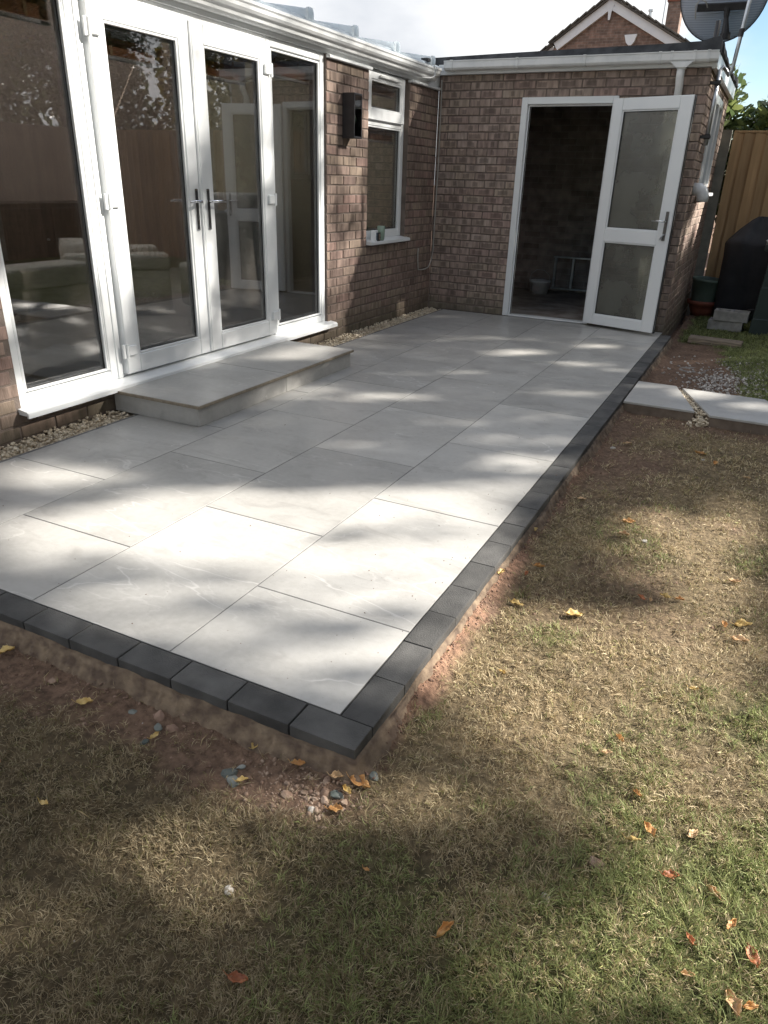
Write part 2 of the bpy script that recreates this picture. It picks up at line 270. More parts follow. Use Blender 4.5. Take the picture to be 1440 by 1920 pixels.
def vcolmat(name, rough=0.9, bump=0.0, bscale=60, attr='col', trans=0.0):
    m = bpy.data.materials.new(name); m.use_nodes = True; t = m.node_tree; n = t.nodes; l = t.links.new
    p = n['Principled BSDF']; p.inputs['Roughness'].default_value = rough; p.inputs['Specular IOR Level'].default_value = 0.25
    at = n.new('ShaderNodeAttribute'); at.attribute_name = attr; ge = n.new('ShaderNodeNewGeometry')
    ns = n.new('ShaderNodeTexNoise'); ns.inputs['Scale'].default_value = 45; ns.inputs['Detail'].default_value = 7; l(ge.outputs['Position'], ns.inputs[0])
    mr = n.new('ShaderNodeMapRange'); mr.inputs[1].default_value = 0.3; mr.inputs[2].default_value = 0.7; mr.inputs[3].default_value = 0.55; mr.inputs[4].default_value = 1.4; l(ns.outputs[0], mr.inputs[0])
    mu = n.new('ShaderNodeMix'); mu.data_type = 'RGBA'; mu.blend_type = 'MULTIPLY'; mu.inputs[0].default_value = 1 if bump else 0; l(at.outputs['Color'], mu.inputs[6]); l(mr.outputs[0], mu.inputs[7]); l(mu.outputs[2], p.inputs['Base Color'])
    if bump:
        nb = n.new('ShaderNodeTexNoise'); nb.inputs['Scale'].default_value = bscale; nb.inputs['Detail'].default_value = 9; nb.inputs['Roughness'].default_value = 0.65; l(ge.outputs['Position'], nb.inputs[0])
        b = n.new('ShaderNodeBump'); b.inputs['Strength'].default_value = bump; b.inputs['Distance'].default_value = 0.02; l(nb.outputs[0], b.inputs['Height']); l(b.outputs[0], p.inputs['Normal'])
    if trans:
        out = n['Material Output']; tr = n.new('ShaderNodeBsdfTranslucent'); ms = n.new('ShaderNodeMixShader'); ms.inputs[0].default_value = trans
        l(at.outputs['Color'], tr.inputs[0]); l(p.outputs[0], ms.inputs[1]); l(tr.outputs[0], ms.inputs[2]); l(ms.outputs[0], out.inputs[0])
    MATS[name] = m; return m
ground_m = vcolmat('soil_and_thatch', 0.95, 1.0, 55)
blade_m = vcolmat('grass_blade', 0.6, trans=0.3)
fallen = {k: mat('fallen_leaf_' + k, a, b, 0.55, 40, rand=0.1) for k, a, b in (
    ('yellow', (0.50, 0.32, 0.09), (0.64, 0.48, 0.20)), ('orange', (0.44, 0.20, 0.06), (0.58, 0.33, 0.12)),
    ('tan', (0.45, 0.27, 0.13), (0.60, 0.42, 0.24)), ('rust', (0.26, 0.08, 0.03), (0.42, 0.16, 0.06)))}

# ------------------------------------------------------------------ helpers
def obj(name, bm, m, parent=None, smooth=False, **props):
    me = bpy.data.meshes.new(name)
    if isinstance(bm, bpy.types.Mesh): me = bm
    else: bm.normal_update(); bm.to_mesh(me); bm.free()
    if m is not None and not me.materials:
        for q in (m if isinstance(m, (list, tuple)) else [m]): me.materials.append(q)
    if smooth: me.polygons.foreach_set('use_smooth', [True] * len(me.polygons))
    o = bpy.data.objects.new(name, me); col.objects.link(o)
    if parent is not None: o.parent = parent
    for k, v in props.items(): o[k] = v
    return o
def thing(name, label, cat, loc=(0, 0, 0), rz=0, group=None, kind=None):
    o = bpy.data.objects.new(name, None); col.objects.link(o); o.location = loc; o.rotation_euler = (0, 0, rz); o.empty_display_size = 0.1
    o['label'] = label; o['category'] = cat
    if group: o['group'] = group
    if kind: o['kind'] = kind
    return o
def tag(o, label, cat, group=None):
    o['label'] = label; o['category'] = cat
    if group: o['group'] = group
    return o
def B(): return bmesh.new()
def box(bm, x0, x1, y0, y1, z0, z1, bev=0.0, mi=0, seg=1):
    vs = [bm.verts.new((x, y, z)) for x in (x0, x1) for y in (y0, y1) for z in (z0, z1)]
    fs = [(0, 1, 3, 2), (4, 6, 7, 5), (0, 4, 5, 1), (2, 3, 7, 6), (0, 2, 6, 4), (1, 5, 7, 3)]
    nf = [bm.faces.new([vs[i] for i in q]) for q in fs]
    for q in nf: q.material_index = mi
    if bev:
        es = {e for q in nf for e in q.edges}
        r = bmesh.ops.bevel(bm, geom=list(es), offset=bev, segments=seg, profile=0.7, affect='EDGES')
        for q in r['faces']: q.material_index = mi
    return vs
def prism(bm, pts, axis, a, b, mi=0):
    """extrude a closed outline along an axis; pts are the two other coordinates in order"""
    def P(p, t):
        return {'x': (t, p[0], p[1]), 'y': (p[0], t, p[1]), 'z': (p[0], p[1], t)}[axis]
    v0 = [bm.verts.new(P(p, a)) for p in pts]; v1 = [bm.verts.new(P(p, b)) for p in pts]; n = len(pts)
    fs = [bm.faces.new([v0[i], v0[(i + 1) % n], v1[(i + 1) % n], v1[i]]) for i in range(n)]
    fs += [bm.faces.new(v0[::-1]), bm.faces.new(v1)]
    for q in fs: q.material_index = mi
    bmesh.ops.recalc_face_normals(bm, faces=fs)
def tube(bm, pts, r, n=10, cap=True, mi=0):
    pts = [Vector(p) for p in pts]; rings = []
    rs = r if isinstance(r, (list, tuple)) else [r] * len(pts)
    up = Vector((0.13, 0.29, 0.95)).normalized()
    for i, p in enumerate(pts):
        d = (pts[min(i + 1, len(pts) - 1)] - pts[max(i - 1, 0)]).normalized()
        a = d.cross(up)
        if a.length < 0.05: a = d.cross(Vector((1, 0, 0)))
        a.normalize(); b = d.cross(a).normalized()
        rings.append([bm.verts.new(p + rs[i] * (math.cos(t) * a + math.sin(t) * b)) for t in [2 * math.pi * k / n for k in range(n)]])
    for i in range(len(rings) - 1):
        for k in range(n):
            q = bm.faces.new((rings[i][k], rings[i][(k + 1) % n], rings[i + 1][(k + 1) % n], rings[i + 1][k])); q.material_index = mi
    if cap:
        for q in (bm.faces.new(rings[0][::-1]), bm.faces.new(rings[-1])): q.material_index = mi
def lathe(bm, prof, c=(0, 0, 0), n=24, mi=0):
    rings = []
    for r, z in prof:
        rings.append([bm.verts.new((c[0] + r * math.cos(2 * math.pi * k / n), c[1] + r * math.sin(2 * math.pi * k / n), c[2] + z)) for k in range(n)])
    for i in range(len(rings) - 1):
        for k in range(n):
            q = bm.faces.new((rings[i][k], rings[i][(k + 1) % n], rings[i + 1][(k + 1) % n], rings[i + 1][k])); q.material_index = mi
    bm.faces.new(rings[0][::-1]); bm.faces.new(rings[-1])
def npmesh(name, V, F, nside):
    """fast mesh from arrays; F is (n, nside)"""
    me = bpy.data.meshes.new(name); V = np.asarray(V, np.float32); F = np.asarray(F, np.int32)
    me.vertices.add(len(V)); me.vertices.foreach_set('co', V.ravel()); me.loops.add(F.size); me.loops.foreach_set('vertex_index', F.ravel())
    me.polygons.add(len(F)); me.polygons.foreach_set('loop_start', np.arange(0, F.size, nside, dtype=np.int32))
    me.polygons.foreach_set('loop_total', np.full(len(F), nside, np.int32)); me.update(calc_edges=True); return me
def setcol(me, C, name='col'):
    a = me.color_attributes.new(name, 'FLOAT_COLOR', 'POINT'); D = np.ones((len(me.vertices), 4), np.float32); D[:, :3] = C; a.data.foreach_set('color', D.ravel())
_T = rng.random((4, 256, 256))
def vnoise(x, y, s, k=0, octv=1):
    x = np.asarray(x, float) * s; y = np.asarray(y, float) * s; out = 0; amp = 1; tot = 0
    for o in range(octv):
        xi = np.floor(x).astype(int); yi = np.floor(y).astype(int); fx = x - xi; fy = y - yi; fx = fx * fx * (3 - 2 * fx); fy = fy * fy * (3 - 2 * fy)
        T = _T[(k + o) % 4]; g = lambda a, b: T[(a + 17 * o) % 256, (b + 31 * k) % 256]
        v = (g(xi, yi) * (1 - fx) + g(xi + 1, yi) * fx) * (1 - fy) + (g(xi, yi + 1) * (1 - fx) + g(xi + 1, yi + 1) * fx) * fy
        out = out + amp * v; tot += amp; amp *= 0.5; x = x * 2.03; y = y * 2.03
    return out / tot
def sstep(a, b, x): t = np.clip((np.asarray(x, float) - a) / (b - a), 0, 1); return t * t * (3 - 2 * t)
def arr(name, V, F, m, parent=None, cols=None, nside=4, **props):
    me = npmesh(name, V, F, nside)
    if cols is not None: setcol(me, cols)
    me.materials.append(m); o = bpy.data.objects.new(name, me); col.objects.link(o)
    if parent is not None: o.parent = parent
    for k, v in props.items(): o[k] = v
    return o

# ------------------------------------------------------------------ ground
def hgt(x, y):
    x = np.asarray(x, float); y = np.asarray(y, float)
    h = -0.085 + 0.022 * (vnoise(x, y, 2.2, 0, 2) - 0.5) + 0.014 * (vnoise(x, y, 9, 1, 2) - 0.5) + 0.008 * (vnoise(x, y, 40, 2, 2) - 0.5)
    h = h + (0.030 * (1 - sstep(0.10, 0.20, x)) * (y < 6.6)) * sstep(-0.05, 0.25, y) * (1 - sstep(1.2, 2.0, y) * 0.5)
    front = (1 - sstep(-0.2, 0.05, x)) * sstep(-0.42, -0.28, y)
    h = h - 0.012 * front + 0.02 * front * (vnoise(x, y, 14, 3, 3) - 0.5) + 0.010 * sstep(-0.22, -0.13, y) * (1 - sstep(0.05, 0.2, x))
    h = h + 0.025 * sstep(4.6, 5.4, y) * sstep(0.6, 1.0, x)
    inside = (x < 0.075) & (y > -0.075) & (x > -9)
    return np.where(inside, -0.2, h)
def masks(x, y):
    wob = vnoise(x, y, 3.1, 1, 3) - 0.5
    soil = 1 - sstep(0.13, 0.20, x + 0.16 * wob)
    soil = np.where(y > 1.6, np.maximum(soil, (1 - sstep(0.30, 0.75, x + 0.8 * wob)) * sstep(1.6, 2.6, y) * (1 - sstep(4.2, 4.4, y)) * 0.9), soil)
    fr = (1 - sstep(-0.05, 0.16, x)) * sstep(-0.38, -0.24, y + 0.22 * wob)
    soil = np.where(y > -0.05, soil, fr)
    rub = np.exp(-(((x - 0.06) / 0.10) ** 2 + ((y + 0.19) / 0.07) ** 2)) + 0.8 * np.exp(-(((x + 0.1) / 0.13) ** 2 + ((y + 0.26) / 0.05) ** 2))
    soil = np.maximum(soil, np.clip(rub * 1.3, 0, 1))
    patch = sstep(4.3, 4.45, y) * (1 - sstep(0.74, 0.86, x + 0.25 * wob + 0.16 * (y - 5))) * (1 - sstep(6.55, 6.7, y))
    soil = np.maximum(soil, patch)
    soil = np.maximum(soil, sstep(3.35, 3.6, y) * (1 - sstep(4.3, 4.5, y)) * 0.85)
    soil = np.maximum(soil, 0.55 * sstep(0.56, 0.66, vnoise(x, y, 1.9, 2, 3)) * sstep(0.5, 1.5, y) * (1 - sstep(4.3, 4.4, y)))
    g = sstep(0.50, 1.0, x - 0.45 * y + 0.8 * wob) * (1 - sstep(1.2, 2.3, y)) * 0.95
    g = np.maximum(g, 0.45 * sstep(0.58, 0.70, vnoise(x, y, 2.6, 3, 3)) * sstep(-0.1, 0.5, x) * (1 - sstep(1.5, 2.4, y)))
    g = np.maximum(g, 0.35 * sstep(0.54, 0.66, vnoise(x, y, 2.1, 0, 3)) * (1 - sstep(-0.2, 0.1, y)) * sstep(-0.3, 0.1, x))
    g = np.where(y > 4.4, 1.0, g)
    return np.clip(soil, 0, 1), np.clip(g, 0, 1)
ax = np.concatenate([[-300, -60, -20, -9.05, -9.0, -6, -4, -3], np.arange(-2.2, 0.02, 0.03), np.arange(0.045, 2.2, 0.02), np.arange(2.2, 4.6, 0.08), [5, 6, 8, 12, 20, 60, 300]])
ay = np.concatenate([[-300, -60, -20, -8, -4, -2.5], np.arange(-2, 1.6, 0.02), np.arange(1.6, 9.6, 0.05), [10, 12, 16, 25, 60, 300]])
GX, GY = np.meshgrid(ax, ay, indexing='ij'); GZ = hgt(GX, GY)
far = (np.abs(GX) > 8.9) | (GY > 9.8) | (GY < -3); GZ = np.where(far, -0.1, GZ)
V = np.stack([GX.ravel(), GY.ravel(), GZ.ravel()], 1); ni, nj = GX.shape
ii, jj = np.meshgrid(np.arange(ni - 1), np.arange(nj - 1), indexing='ij'); q0 = (ii * nj + jj).ravel()
F = np.stack([q0, q0 + nj, q0 + nj + 1, q0 + 1], 1)
def gcol(x, y):
    s, g = masks(x, y); n1 = vnoise(x, y, 7, 2, 4)[..., None]; n2 = vnoise(x, y, 60, 1, 2)[..., None]
    thatch = np.array([0.205, 0.155, 0.092]) * (0.7 + 0.6 * n1); soilc = np.array([0.185, 0.120, 0.084]) * (0.7 + 0.6 * n1)
    red = np.array([0.31, 0.185, 0.125]) * (0.8 + 0.4 * n1); gr = np.array([0.085, 0.092, 0.036]) * (0.7 + 0.6 * n1)
    lawn_shade = ((1 - sstep(-0.3, 0.0, y)) * (1 - sstep(0.5, 0.9, x)))[..., None]; thatch = thatch * (1 - 0.42 * lawn_shade)  # shade of the near left lawn painted into the thatch colour
    rr = ((1 - sstep(0.13, 0.18, x + 0.1 * (vnoise(x, y, 12, 1, 2) - 0.5))) * sstep(0.0, 0.15, y) * (1 - sstep(2.2, 3.2, y)))[..., None]
    c = thatch + (gr - thatch) * g[..., None]; sc_ = soilc + (red - soilc) * rr
    c = c + (sc_ - c) * s[..., None]; return c * (0.8 + 0.4 * n2)
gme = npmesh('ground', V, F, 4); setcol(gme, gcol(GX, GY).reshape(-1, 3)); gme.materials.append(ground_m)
gme.polygons.foreach_set('use_smooth', [True] * len(gme.polygons))
ground = bpy.data.objects.new('ground', gme); col.objects.link(ground); ground['kind'] = 'structure'

# ------------------------------------------------------------------ patio
bm = B(); box(bm, -2.42, -0.002, 0.002, 6.56, -0.19, -0.0015)
patio = obj('patio', bm, grout, None, kind='structure', label='pale grey porcelain paved patio edged with charcoal blocks')
slab_cache = {}
def slab(x0, x1, y0, y1, z, parent, name='paving_slab', th=0.012, gap=0.0028):
    w = x1 - x0 - 2 * gap; l = y1 - y0 - 2 * gap; k = (round(w, 3), round(l, 3), th)
    if k not in slab_cache:
        bm = B(); box(bm, -w / 2, w / 2, -l / 2, l / 2, -th, 0, 0.0005); me = bpy.data.meshes.new(name); bm.to_mesh(me); bm.free(); me.materials.append(porc); slab_cache[k] = me
    o = bpy.data.objects.new(name, slab_cache[k]); col.objects.link(o); o.parent = parent
    o.location = ((x0 + x1) / 2, (y0 + y1) / 2, z + random.uniform(-0.0004, 0.0005)); return o
PL = 0.904
for c in range(4):
    first = [0.452, 0.904][c % 2]; ys = [0.0]; y = first
    while y < 6.5: ys.append(y); y += PL
    ys.append(6.56)
    for a, b in zip(ys[:-1], ys[1:]):
        slab(-0.6 * (c + 1), -0.6 * c, a, b, 0, patio)
edge_b = B(); box(edge_b, 0.003, 0.099, -0.097, 6.5, -0.18, -0.05); box(edge_b, -2.55, 0.003, -0.097, -0.003, -0.18, -0.05)
edging_o = obj('block_edging', edge_b, mortar, None, kind='structure', label='charcoal block edging around the patio')
def blockmesh(l, w):
    bm = B(); box(bm, -l / 2, l / 2, -w / 2, w / 2, -0.06, 0, 0.0045, seg=2); me = bpy.data.meshes.new('edging_block'); bm.to_mesh(me); bm.free(); me.materials.append(edging); return me
bms = [blockmesh(0.1985, 0.0985) for _ in range(3)]
for i in range(13):
    o = bpy.data.objects.new('edging_block', bms[i % 3]); col.objects.link(o); o.parent = edging_o
    o.location = (0.0 - 0.2035 * i + 0.0005, -0.0515, random.uniform(-0.0015, 0.001)); o.rotation_euler = (random.uniform(-.006, .006), random.uniform(-.004, .004), random.uniform(-.005, .005))
for i in range(32):
    o = bpy.data.objects.new('edging_block', bms[i % 3]); col.objects.link(o); o.parent = edging_o
    o.location = (0.0515, 0.1 + 0.2012 * i, random.uniform(-0.0015, 0.001)); o.rotation_euler = (random.uniform(-.006, .006), random.uniform(-.004, .004), math.pi / 2 + random.uniform(-.006, .006))
# mortar haunch smeared on the outer faces of the blocks, broken upper edge
def haunch_strip(p0, p1, nrm, n=260, parent=None):
    p0 = np.array(p0, float); p1 = np.array(p1, float); nrm = np.array(nrm, float); V = []; F = []
    for i in range(n + 1):
        t = i / n; p = p0 + (p1 - p0) * t; s = t * np.linalg.norm(p1 - p0)
        e = float(vnoise(s, 3.3, 7, 1, 3)); e2 = float(vnoise(s, 8.1, 30, 2, 2)); zt = -0.010 - 0.022 * max(0, e - 0.35) - 0.005 * e2
        for z, off in ((zt, 0.0005), (zt - 0.002, 0.0035 + 0.003 * e), (-0.05, 0.006 + 0.004 * e2), (-0.10, 0.014 + 0.012 * e), (-0.16, 0.03)):
            q = p + nrm * off; V.append((q[0], q[1], z))
    for i in range(n):
        for k in range(4):
            a = i * 5 + k; F.append((a, a + 5, a + 6, a + 1))
    return arr('mortar_haunch', V, F, haunch, parent)
V = []; F = []; path_pts = [(-2.6 + 2.7005 * i / 420, -0.1012, 0, -1) for i in range(420)] + [(0.1008, -0.1012, 0.75, -0.75)] + [(0.1012, -0.1 + 6.6 * i / 900, 1, 0) for i in range(1, 901)]
for i, (px_, py_, nx_, ny_) in enumerate(path_pts):
    s = px_ * 1.0 + py_ * 1.0 + 5; e = float(vnoise(s, 3.3, 7, 1, 3)); e2 = float(vnoise(s, 8.1, 45, 2, 2)); e3 = float(vnoise(s, 1.7, 90, 3, 1))
    zt = -0.026 - 0.022 * max(0, e - 0.36) - 0.005 * e2
    for k, (z, off) in enumerate(((zt, 0.0003), (zt - 0.003, 0.003 + 0.004 * e), (-0.035, 0.004 + 0.007 * e2 + 0.003 * e3), (-0.055, 0.008 + 0.010 * e + 0.006 * e3), (-0.075, 0.016 + 0.022 * e2 + 0.01 * e), (-0.10, 0.035 + 0.03 * e), (-0.16, 0.06))):
        V.append((px_ + nx_ * off, py_ + ny_ * off, z + (0.008 * (e3 - 0.5) if k > 2 else 0)))
for i in range(len(path_pts) - 1):
    for k in range(6):
        a = i * 7 + k; F.append((a, a + 7, a + 8, a + 1))
arr('mortar_haunch', V, F, haunch, edging_o)

# step in front of the doors
step = thing('tiled_step', 'low grey porcelain step with brown tile edges below the glazed doors', 'step', (-2.25, 2.65, 0))
def at0(o): o.matrix_parent_inverse = Matrix.Translation(-Vector(o.parent.location)); return o
bm = B(); box(bm, -2.58, -1.955, 1.765, 3.535, 0.0005, 0.106); at0(obj('core', bm, grout, step))
for y0, y1 in ((1.738, 2.642), (2.642, 3.552)):
    o = slab(-2.585, -1.918, y0, y1, 0.130, step, 'tread_slab', 0.018); at0(o)
bm = B(); box(bm, -2.583, -1.921, 1.741, 3.549, 0.1085, 0.1118); box(bm, -1.9195, -1.9150, 1.7365, 3.5535, 0.1125, 0.1285, 0.001); box(bm, -2.583, -1.9200, 1.7355, 1.7395, 0.1125, 0.1285, 0.001); at0(obj('tile_edge', bm, tile_edge, step))
def panel(x0, x1, y0, y1, z0, z1):
    bm = B(); cx, cy, cz = (x0 + x1) / 2, (y0 + y1) / 2, (z0 + z1) / 2; box(bm, x0 - cx, x1 - cx, y0 - cy, y1 - cy, z0 - cz, z1 - cz, 0.001)
    o = obj('riser_panel', bm, porc, step); o.location = (cx, cy, cz); at0(o)
panel(-1.953, -1.938, 1.752, 2.650, 0.001, 0.107); panel(-1.953, -1.938, 2.654, 3.545, 0.001, 0.107); panel(-2.58, -1.954, 1.752, 1.764, 0.001, 0.107); panel(-2.58, -1.954, 3.533, 3.545, 0.001, 0.107)

# ------------------------------------------------------------------ stones as merged lumps
def lump_proto(seed, sub=1):
    b = B(); bmesh.ops.create_icosphere(b, subdivisions=sub, radius=1); r = np.random.default_rng(seed)
    V = np.array([v.co[:] for v in b.verts]); F = np.array([[v.index for v in f.verts] for f in b.faces]); b.free()
    V = V * (1 + r.uniform(-0.28, 0.28, (len(V), 1))) * r.uniform(0.6, 1.15, 3); return V, F
PROTO = [lump_proto(i) for i in range(8)]
def lumps(name, P, S, m, parent=None, flat=0.75, **props):
    VV = []; FF = []; off = 0
    for p, s in zip(P, S):
        V, F = PROTO[int(rng.integers(8))]; a, b_ = rng.uniform(0, 6.28, 2); ca, sa = math.cos(a), math.sin(a); cb, sb = math.cos(b_), math.sin(b_)
        M_ = np.array([[ca, -sa, 0], [sa, ca, 0], [0, 0, 1]]) @ np.array([[1, 0, 0], [0, cb, -sb], [0, sb, cb]])
        W = (V @ M_.T) * np.array([s, s, s * flat]) + p; VV.append(W); FF.append(F + off); off += len(V)
    o = arr(name, np.concatenate(VV), np.concatenate(FF), m, parent, nside=3, **props); return o
n = 2600
gy = np.concatenate([rng.uniform(0.4, 1.74, 900), rng.uniform(3.55, 6.56, 1700)]); gx = rng.uniform(-2.595, -2.418, n)
gz = 0.0 - 0.012 + rng.uniform(-0.012, 0.010, n) + 0.012 * (-(gx + 2.42) / 0.17)
sc_ = rng.uniform(0.006, 0.0125, n)
bm = B(); box(bm, -2.604, -2.421, 0.2, 6.57, -0.15, -0.02)
gb = obj('gravel_margin', bm, gravel_m, None, kind='structure')
lumps('cream_gravel', np.stack([gx, gy, gz], 1), sc_, gravel_m, kind='stuff', label='cream gravel along the foot of the house wall')

# ------------------------------------------------------------------ brick walls
def brickmesh(seed, m):
    bm = B(); box(bm, -0.1075, 0.1075, -0.05, 0.05, -0.0325, 0.0325, 0.0035); r = random.Random(seed)
    for v in bm.verts:
        v.co.x += r.uniform(-.0012, .0012); v.co.z += r.uniform(-.0012, .0012); v.co.y += r.uniform(-.0008, .0008)
    me = bpy.data.meshes.new('brick'); bm.to_mesh(me); bm.free(); me.materials.append(m); return me
BM = {m.name: [brickmesh(i, m) for i in range(6)] for m in (brick_h, brick_g)}
def brick_wall(parent, m, axis, c, spans, z0, z1, holes, limit, pri=None, zbase=-0.15):
    """bricks laid on the plane axis=c facing +x (axis 'x') or -y (axis 'y'); spans along the wall; holes (a0,a1,z0,z1)"""
    L_ = []
    a0, a1 = spans; k = 0; z = zbase
    while z < z1:
        if z + 0.07 > z0:
            s = a0 - 0.225 + (0.1125 if k % 2 else 0)
            while s < a1:
                b0, b1 = max(s + 0.005, a0), min(s + 0.220, a1); zz0, zz1 = z + 0.005, min(z + 0.070, z1)
                segs = [(b0, b1)]
                for h0, h1, hz0, hz1 in holes:
                    if zz1 > hz0 + 0.012 and zz0 < hz1 - 0.012:
                        ns_ = []
                        for p, q in segs:
                            if q <= h0 or p >= h1: ns_.append((p, q)); continue
                            if p < h0: ns_.append((p, h0 - 0.002))
                            if q > h1: ns_.append((h1 + 0.002, q))
                        segs = ns_
                for p, q in segs:
                    if q - p > 0.025 and zz1 - zz0 > 0.02: L_.append(((p + q) / 2, (zz0 + zz1) / 2, q - p, zz1 - zz0))
                s += 0.225
        z += 0.075; k += 1
    if pri: L_.sort(key=pri)
    rest = []
    for i, (s, zc, w, h) in enumerate(L_):
        d = random.uniform(-0.0015, 0.0018)
        loc = (c - 0.05 + d, s, zc) if axis == 'x' else (s, c + 0.05 - d, zc); rz = math.pi / 2 if axis == 'x' else 0
        rz += random.uniform(-0.004, 0.004)
        sc3 = (w / 0.215, 1, h / 0.065)
        if i < limit:
            o = bpy.data.objects.new('brick', BM[m.name][i % 6]); col.objects.link(o); o.parent = parent
            o.location = loc; o.rotation_euler = (random.uniform(-.01, .01), 0, rz); o.scale = sc3
        else: rest.append((loc, rz, sc3))
    if rest:
        VV = []; CC = []; fl = []; off = 0; me0 = BM[m.name][0]
        base = np.array([v.co[:] for v in me0.vertices]); polys = [tuple(p.vertices) for p in me0.polygons]
        for loc, rz, s3 in rest:
            ca, sa = math.cos(rz), math.sin(rz); W = base * np.array(s3); W = np.stack([W[:, 0] * ca - W[:, 1] * sa, W[:, 0] * sa + W[:, 1] * ca, W[:, 2]], 1) + np.array(loc)
            VV.append(W); fl += [tuple(i + off for i in p) for p in polys]; off += len(base); CC.append(np.full(len(base), random.random()))
        me = bpy.data.meshes.new('brick'); me.from_pydata(np.concatenate(VV).tolist(), [], fl); a = me.attributes.new('rnd', 'FLOAT', 'POINT'); a.data.foreach_set('value', np.concatenate(CC).astype(np.float32))
        me.materials.append(m); o = bpy.data.objects.new('brickwork', me); col.objects.link(o); o.parent = parent; o['kind'] = 'stuff'
    return len(L_)

HX = -2.60
house = thing('house', 'brick house extension with white glazed doors and glass roof facing the patio', 'house', (0, 0, 0))
bm = B()
for a in ((0.2, 1.13, -0.2, 2.2), (1.13, 4.31, -0.2, 0.13), (4.31, 5.03, -0.2, 2.2), (5.03, 5.87, -0.2, 0.78), (5.87, 6.59, -0.2, 2.2)):
    box(bm, HX - 0.16, HX - 0.006, a[0], a[1], a[2], a[3])
hw = obj('house_wall', bm, mortar, house)
brick_wall(hw, brick_h, 'x', HX, (0.2, 6.575), -0.15, 2.195, [(1.13, 4.31, 0.14, 9), (5.03, 5.87, 0.79, 9)], 300, pri=lambda b: (b[0] < 0.8, b[0] < 1.0 and b[1] > 0.6, b[1] < -0.05))

# frame members helper (boxes with small chamfer)
def members(rects, x0, x1, bev=0.004):
    bm = B()
    for a in rects: box(bm, x0, x1, a[0], a[1], a[2], a[3], bev)
    return bm
FX0, FX1 = HX - 0.09, HX - 0.022
gl = thing  # keep name short below
# fixed outer frame
Z0, Z1 = 0.168, 2.205
bm = members([(1.132, 1.182, Z0, Z1), (1.790, 1.888, Z0, Z1), (3.532, 3.580, Z0, Z1), (4.250, 4.310, Z0, Z1)], FX0, FX1)
for a, b_ in ((1.182, 1.790), (1.888, 3.532), (3.580, 4.250)):
    box(bm, FX0, FX1 - 0.001, a, b_, 2.150, Z1, 0.004)
for a, b_ in ((1.182, 1.790), (3.580, 4.250)): box(bm, FX0, FX1 - 0.001, a, b_, Z0, 0.225, 0.004)
box(bm, FX1 - 0.02, FX1 + 0.006, 1.842, 1.862, Z0, Z1, 0.003); box(bm, FX0, FX1 - 0.02, 1.888, 3.532, Z0, 0.180, 0.002)
frame = obj('door_frame', bm, upvc, house)
# glazing beads, inner steps
def bead(parent, y0, y1, z0, z1, xf, w=0.014):
    bm = B(); d0, d1 = xf - 0.022, xf - 0.006
    box(bm, d0, d1, y0, y0 + w, z0, z1, 0.003); box(bm, d0, d1, y1 - w, y1, z0, z1, 0.003); box(bm, d0, d1, y0 + w, y1 - w, z0, z0 + w, 0.003); box(bm, d0, d1, y0 + w, y1 - w, z1 - w, z1, 0.003)
    obj('bead', bm, upvc, parent)
    bm = B(); g = w + 0.004; e0, e1 = xf - 0.028, xf - 0.0225
    box(bm, e0, e1, y0 + w, y0 + g, z0 + w, z1 - w); box(bm, e0, e1, y1 - g, y1 - w, z0 + w, z1 - w); box(bm, e0, e1, y0 + g, y1 - g, z0 + w, z0 + g); box(bm, e0, e1, y0 + g, y1 - g, z1 - g, z1 - w)
    obj('gasket', bm, gasket, parent)
def pane(parent, y0, y1, z0, z1, xf):
    cy, cz = (y0 + y1) / 2, (z0 + z1) / 2
    bm = B(); box(bm, -0.002, 0.002, y0 - cy, y1 - cy, z0 - cz, z1 - cz); o = obj('pane', bm, glass, parent); o.location = (xf - 0.028, cy, cz)
    bm = B(); box(bm, -0.002, 0.002, y0 - cy, y1 - cy, z0 - cz, z1 - cz); o = obj('inner_pane', bm, glass, parent); o.location = (xf - 0.05, cy, cz)
    # warm-edge spacer bar seen between the panes
    bm = B(); a, b2 = xf - 0.047, xf - 0.031; t = 0.012
    box(bm, a, b2, y0, y0 + t, z0, z1); box(bm, a, b2, y1 - t, y1, z0, z1); box(bm, a, b2, y0 + t, y1 - t, z0, z0 + t); box(bm, a, b2, y0 + t, y1 - t, z1 - t, z1)
    obj('spacer_bar', bm, steel, parent)
def blind(parent, y0, y1, zt, n=5, x=HX - 0.11):
    bm = B(); box(bm, x - 0.03, x, y0, y1, zt - 0.022, zt + 0.02, 0.002); obj('blind_headrail', bm, render_w, parent)
    bm = B()
    for k in range(2 * n): box(bm, x - 0.028, x - 0.003, y0 + 0.004, y1 - 0.004, zt - 0.030 - 0.008 * k, zt - 0.0245 - 0.008 * k)
    obj('blind_slats', bm, blind_m, parent)
    bm = B(); zz = zt - 0.03 - 0.008 * 2 * n; box(bm, x - 0.03, x - 0.001, y0, y1, zz - 0.016, zz, 0.002); obj('blind_bottom_rail', bm, render_w, parent)
    bm = B()
    for yy in (y0 + 0.25 * (y1 - y0), y0 + 0.75 * (y1 - y0)): box(bm, x + 0.0005, x + 0.002, yy - 0.01, yy + 0.01, zz, zt)
    obj('blind_tape', bm, fallen['tan'], parent)
def fixed_window(y0, y1, z0, z1, nm):
    bm = members([(y0 - 0.006, y0, z0, z1), (y1, y1 + 0.006, z0, z1)], FX1 - 0.02, FX1 - 0.004, 0.001)
    w = obj(nm, bm, upvc, house); bead(w, y0, y1, z0, z1, FX1); pane(w, y0 + 0.016, y1 - 0.016, z0 + 0.016, z1 - 0.016, FX1); blind(w, y0 + 0.01, y1 - 0.01, z1 - 0.03)
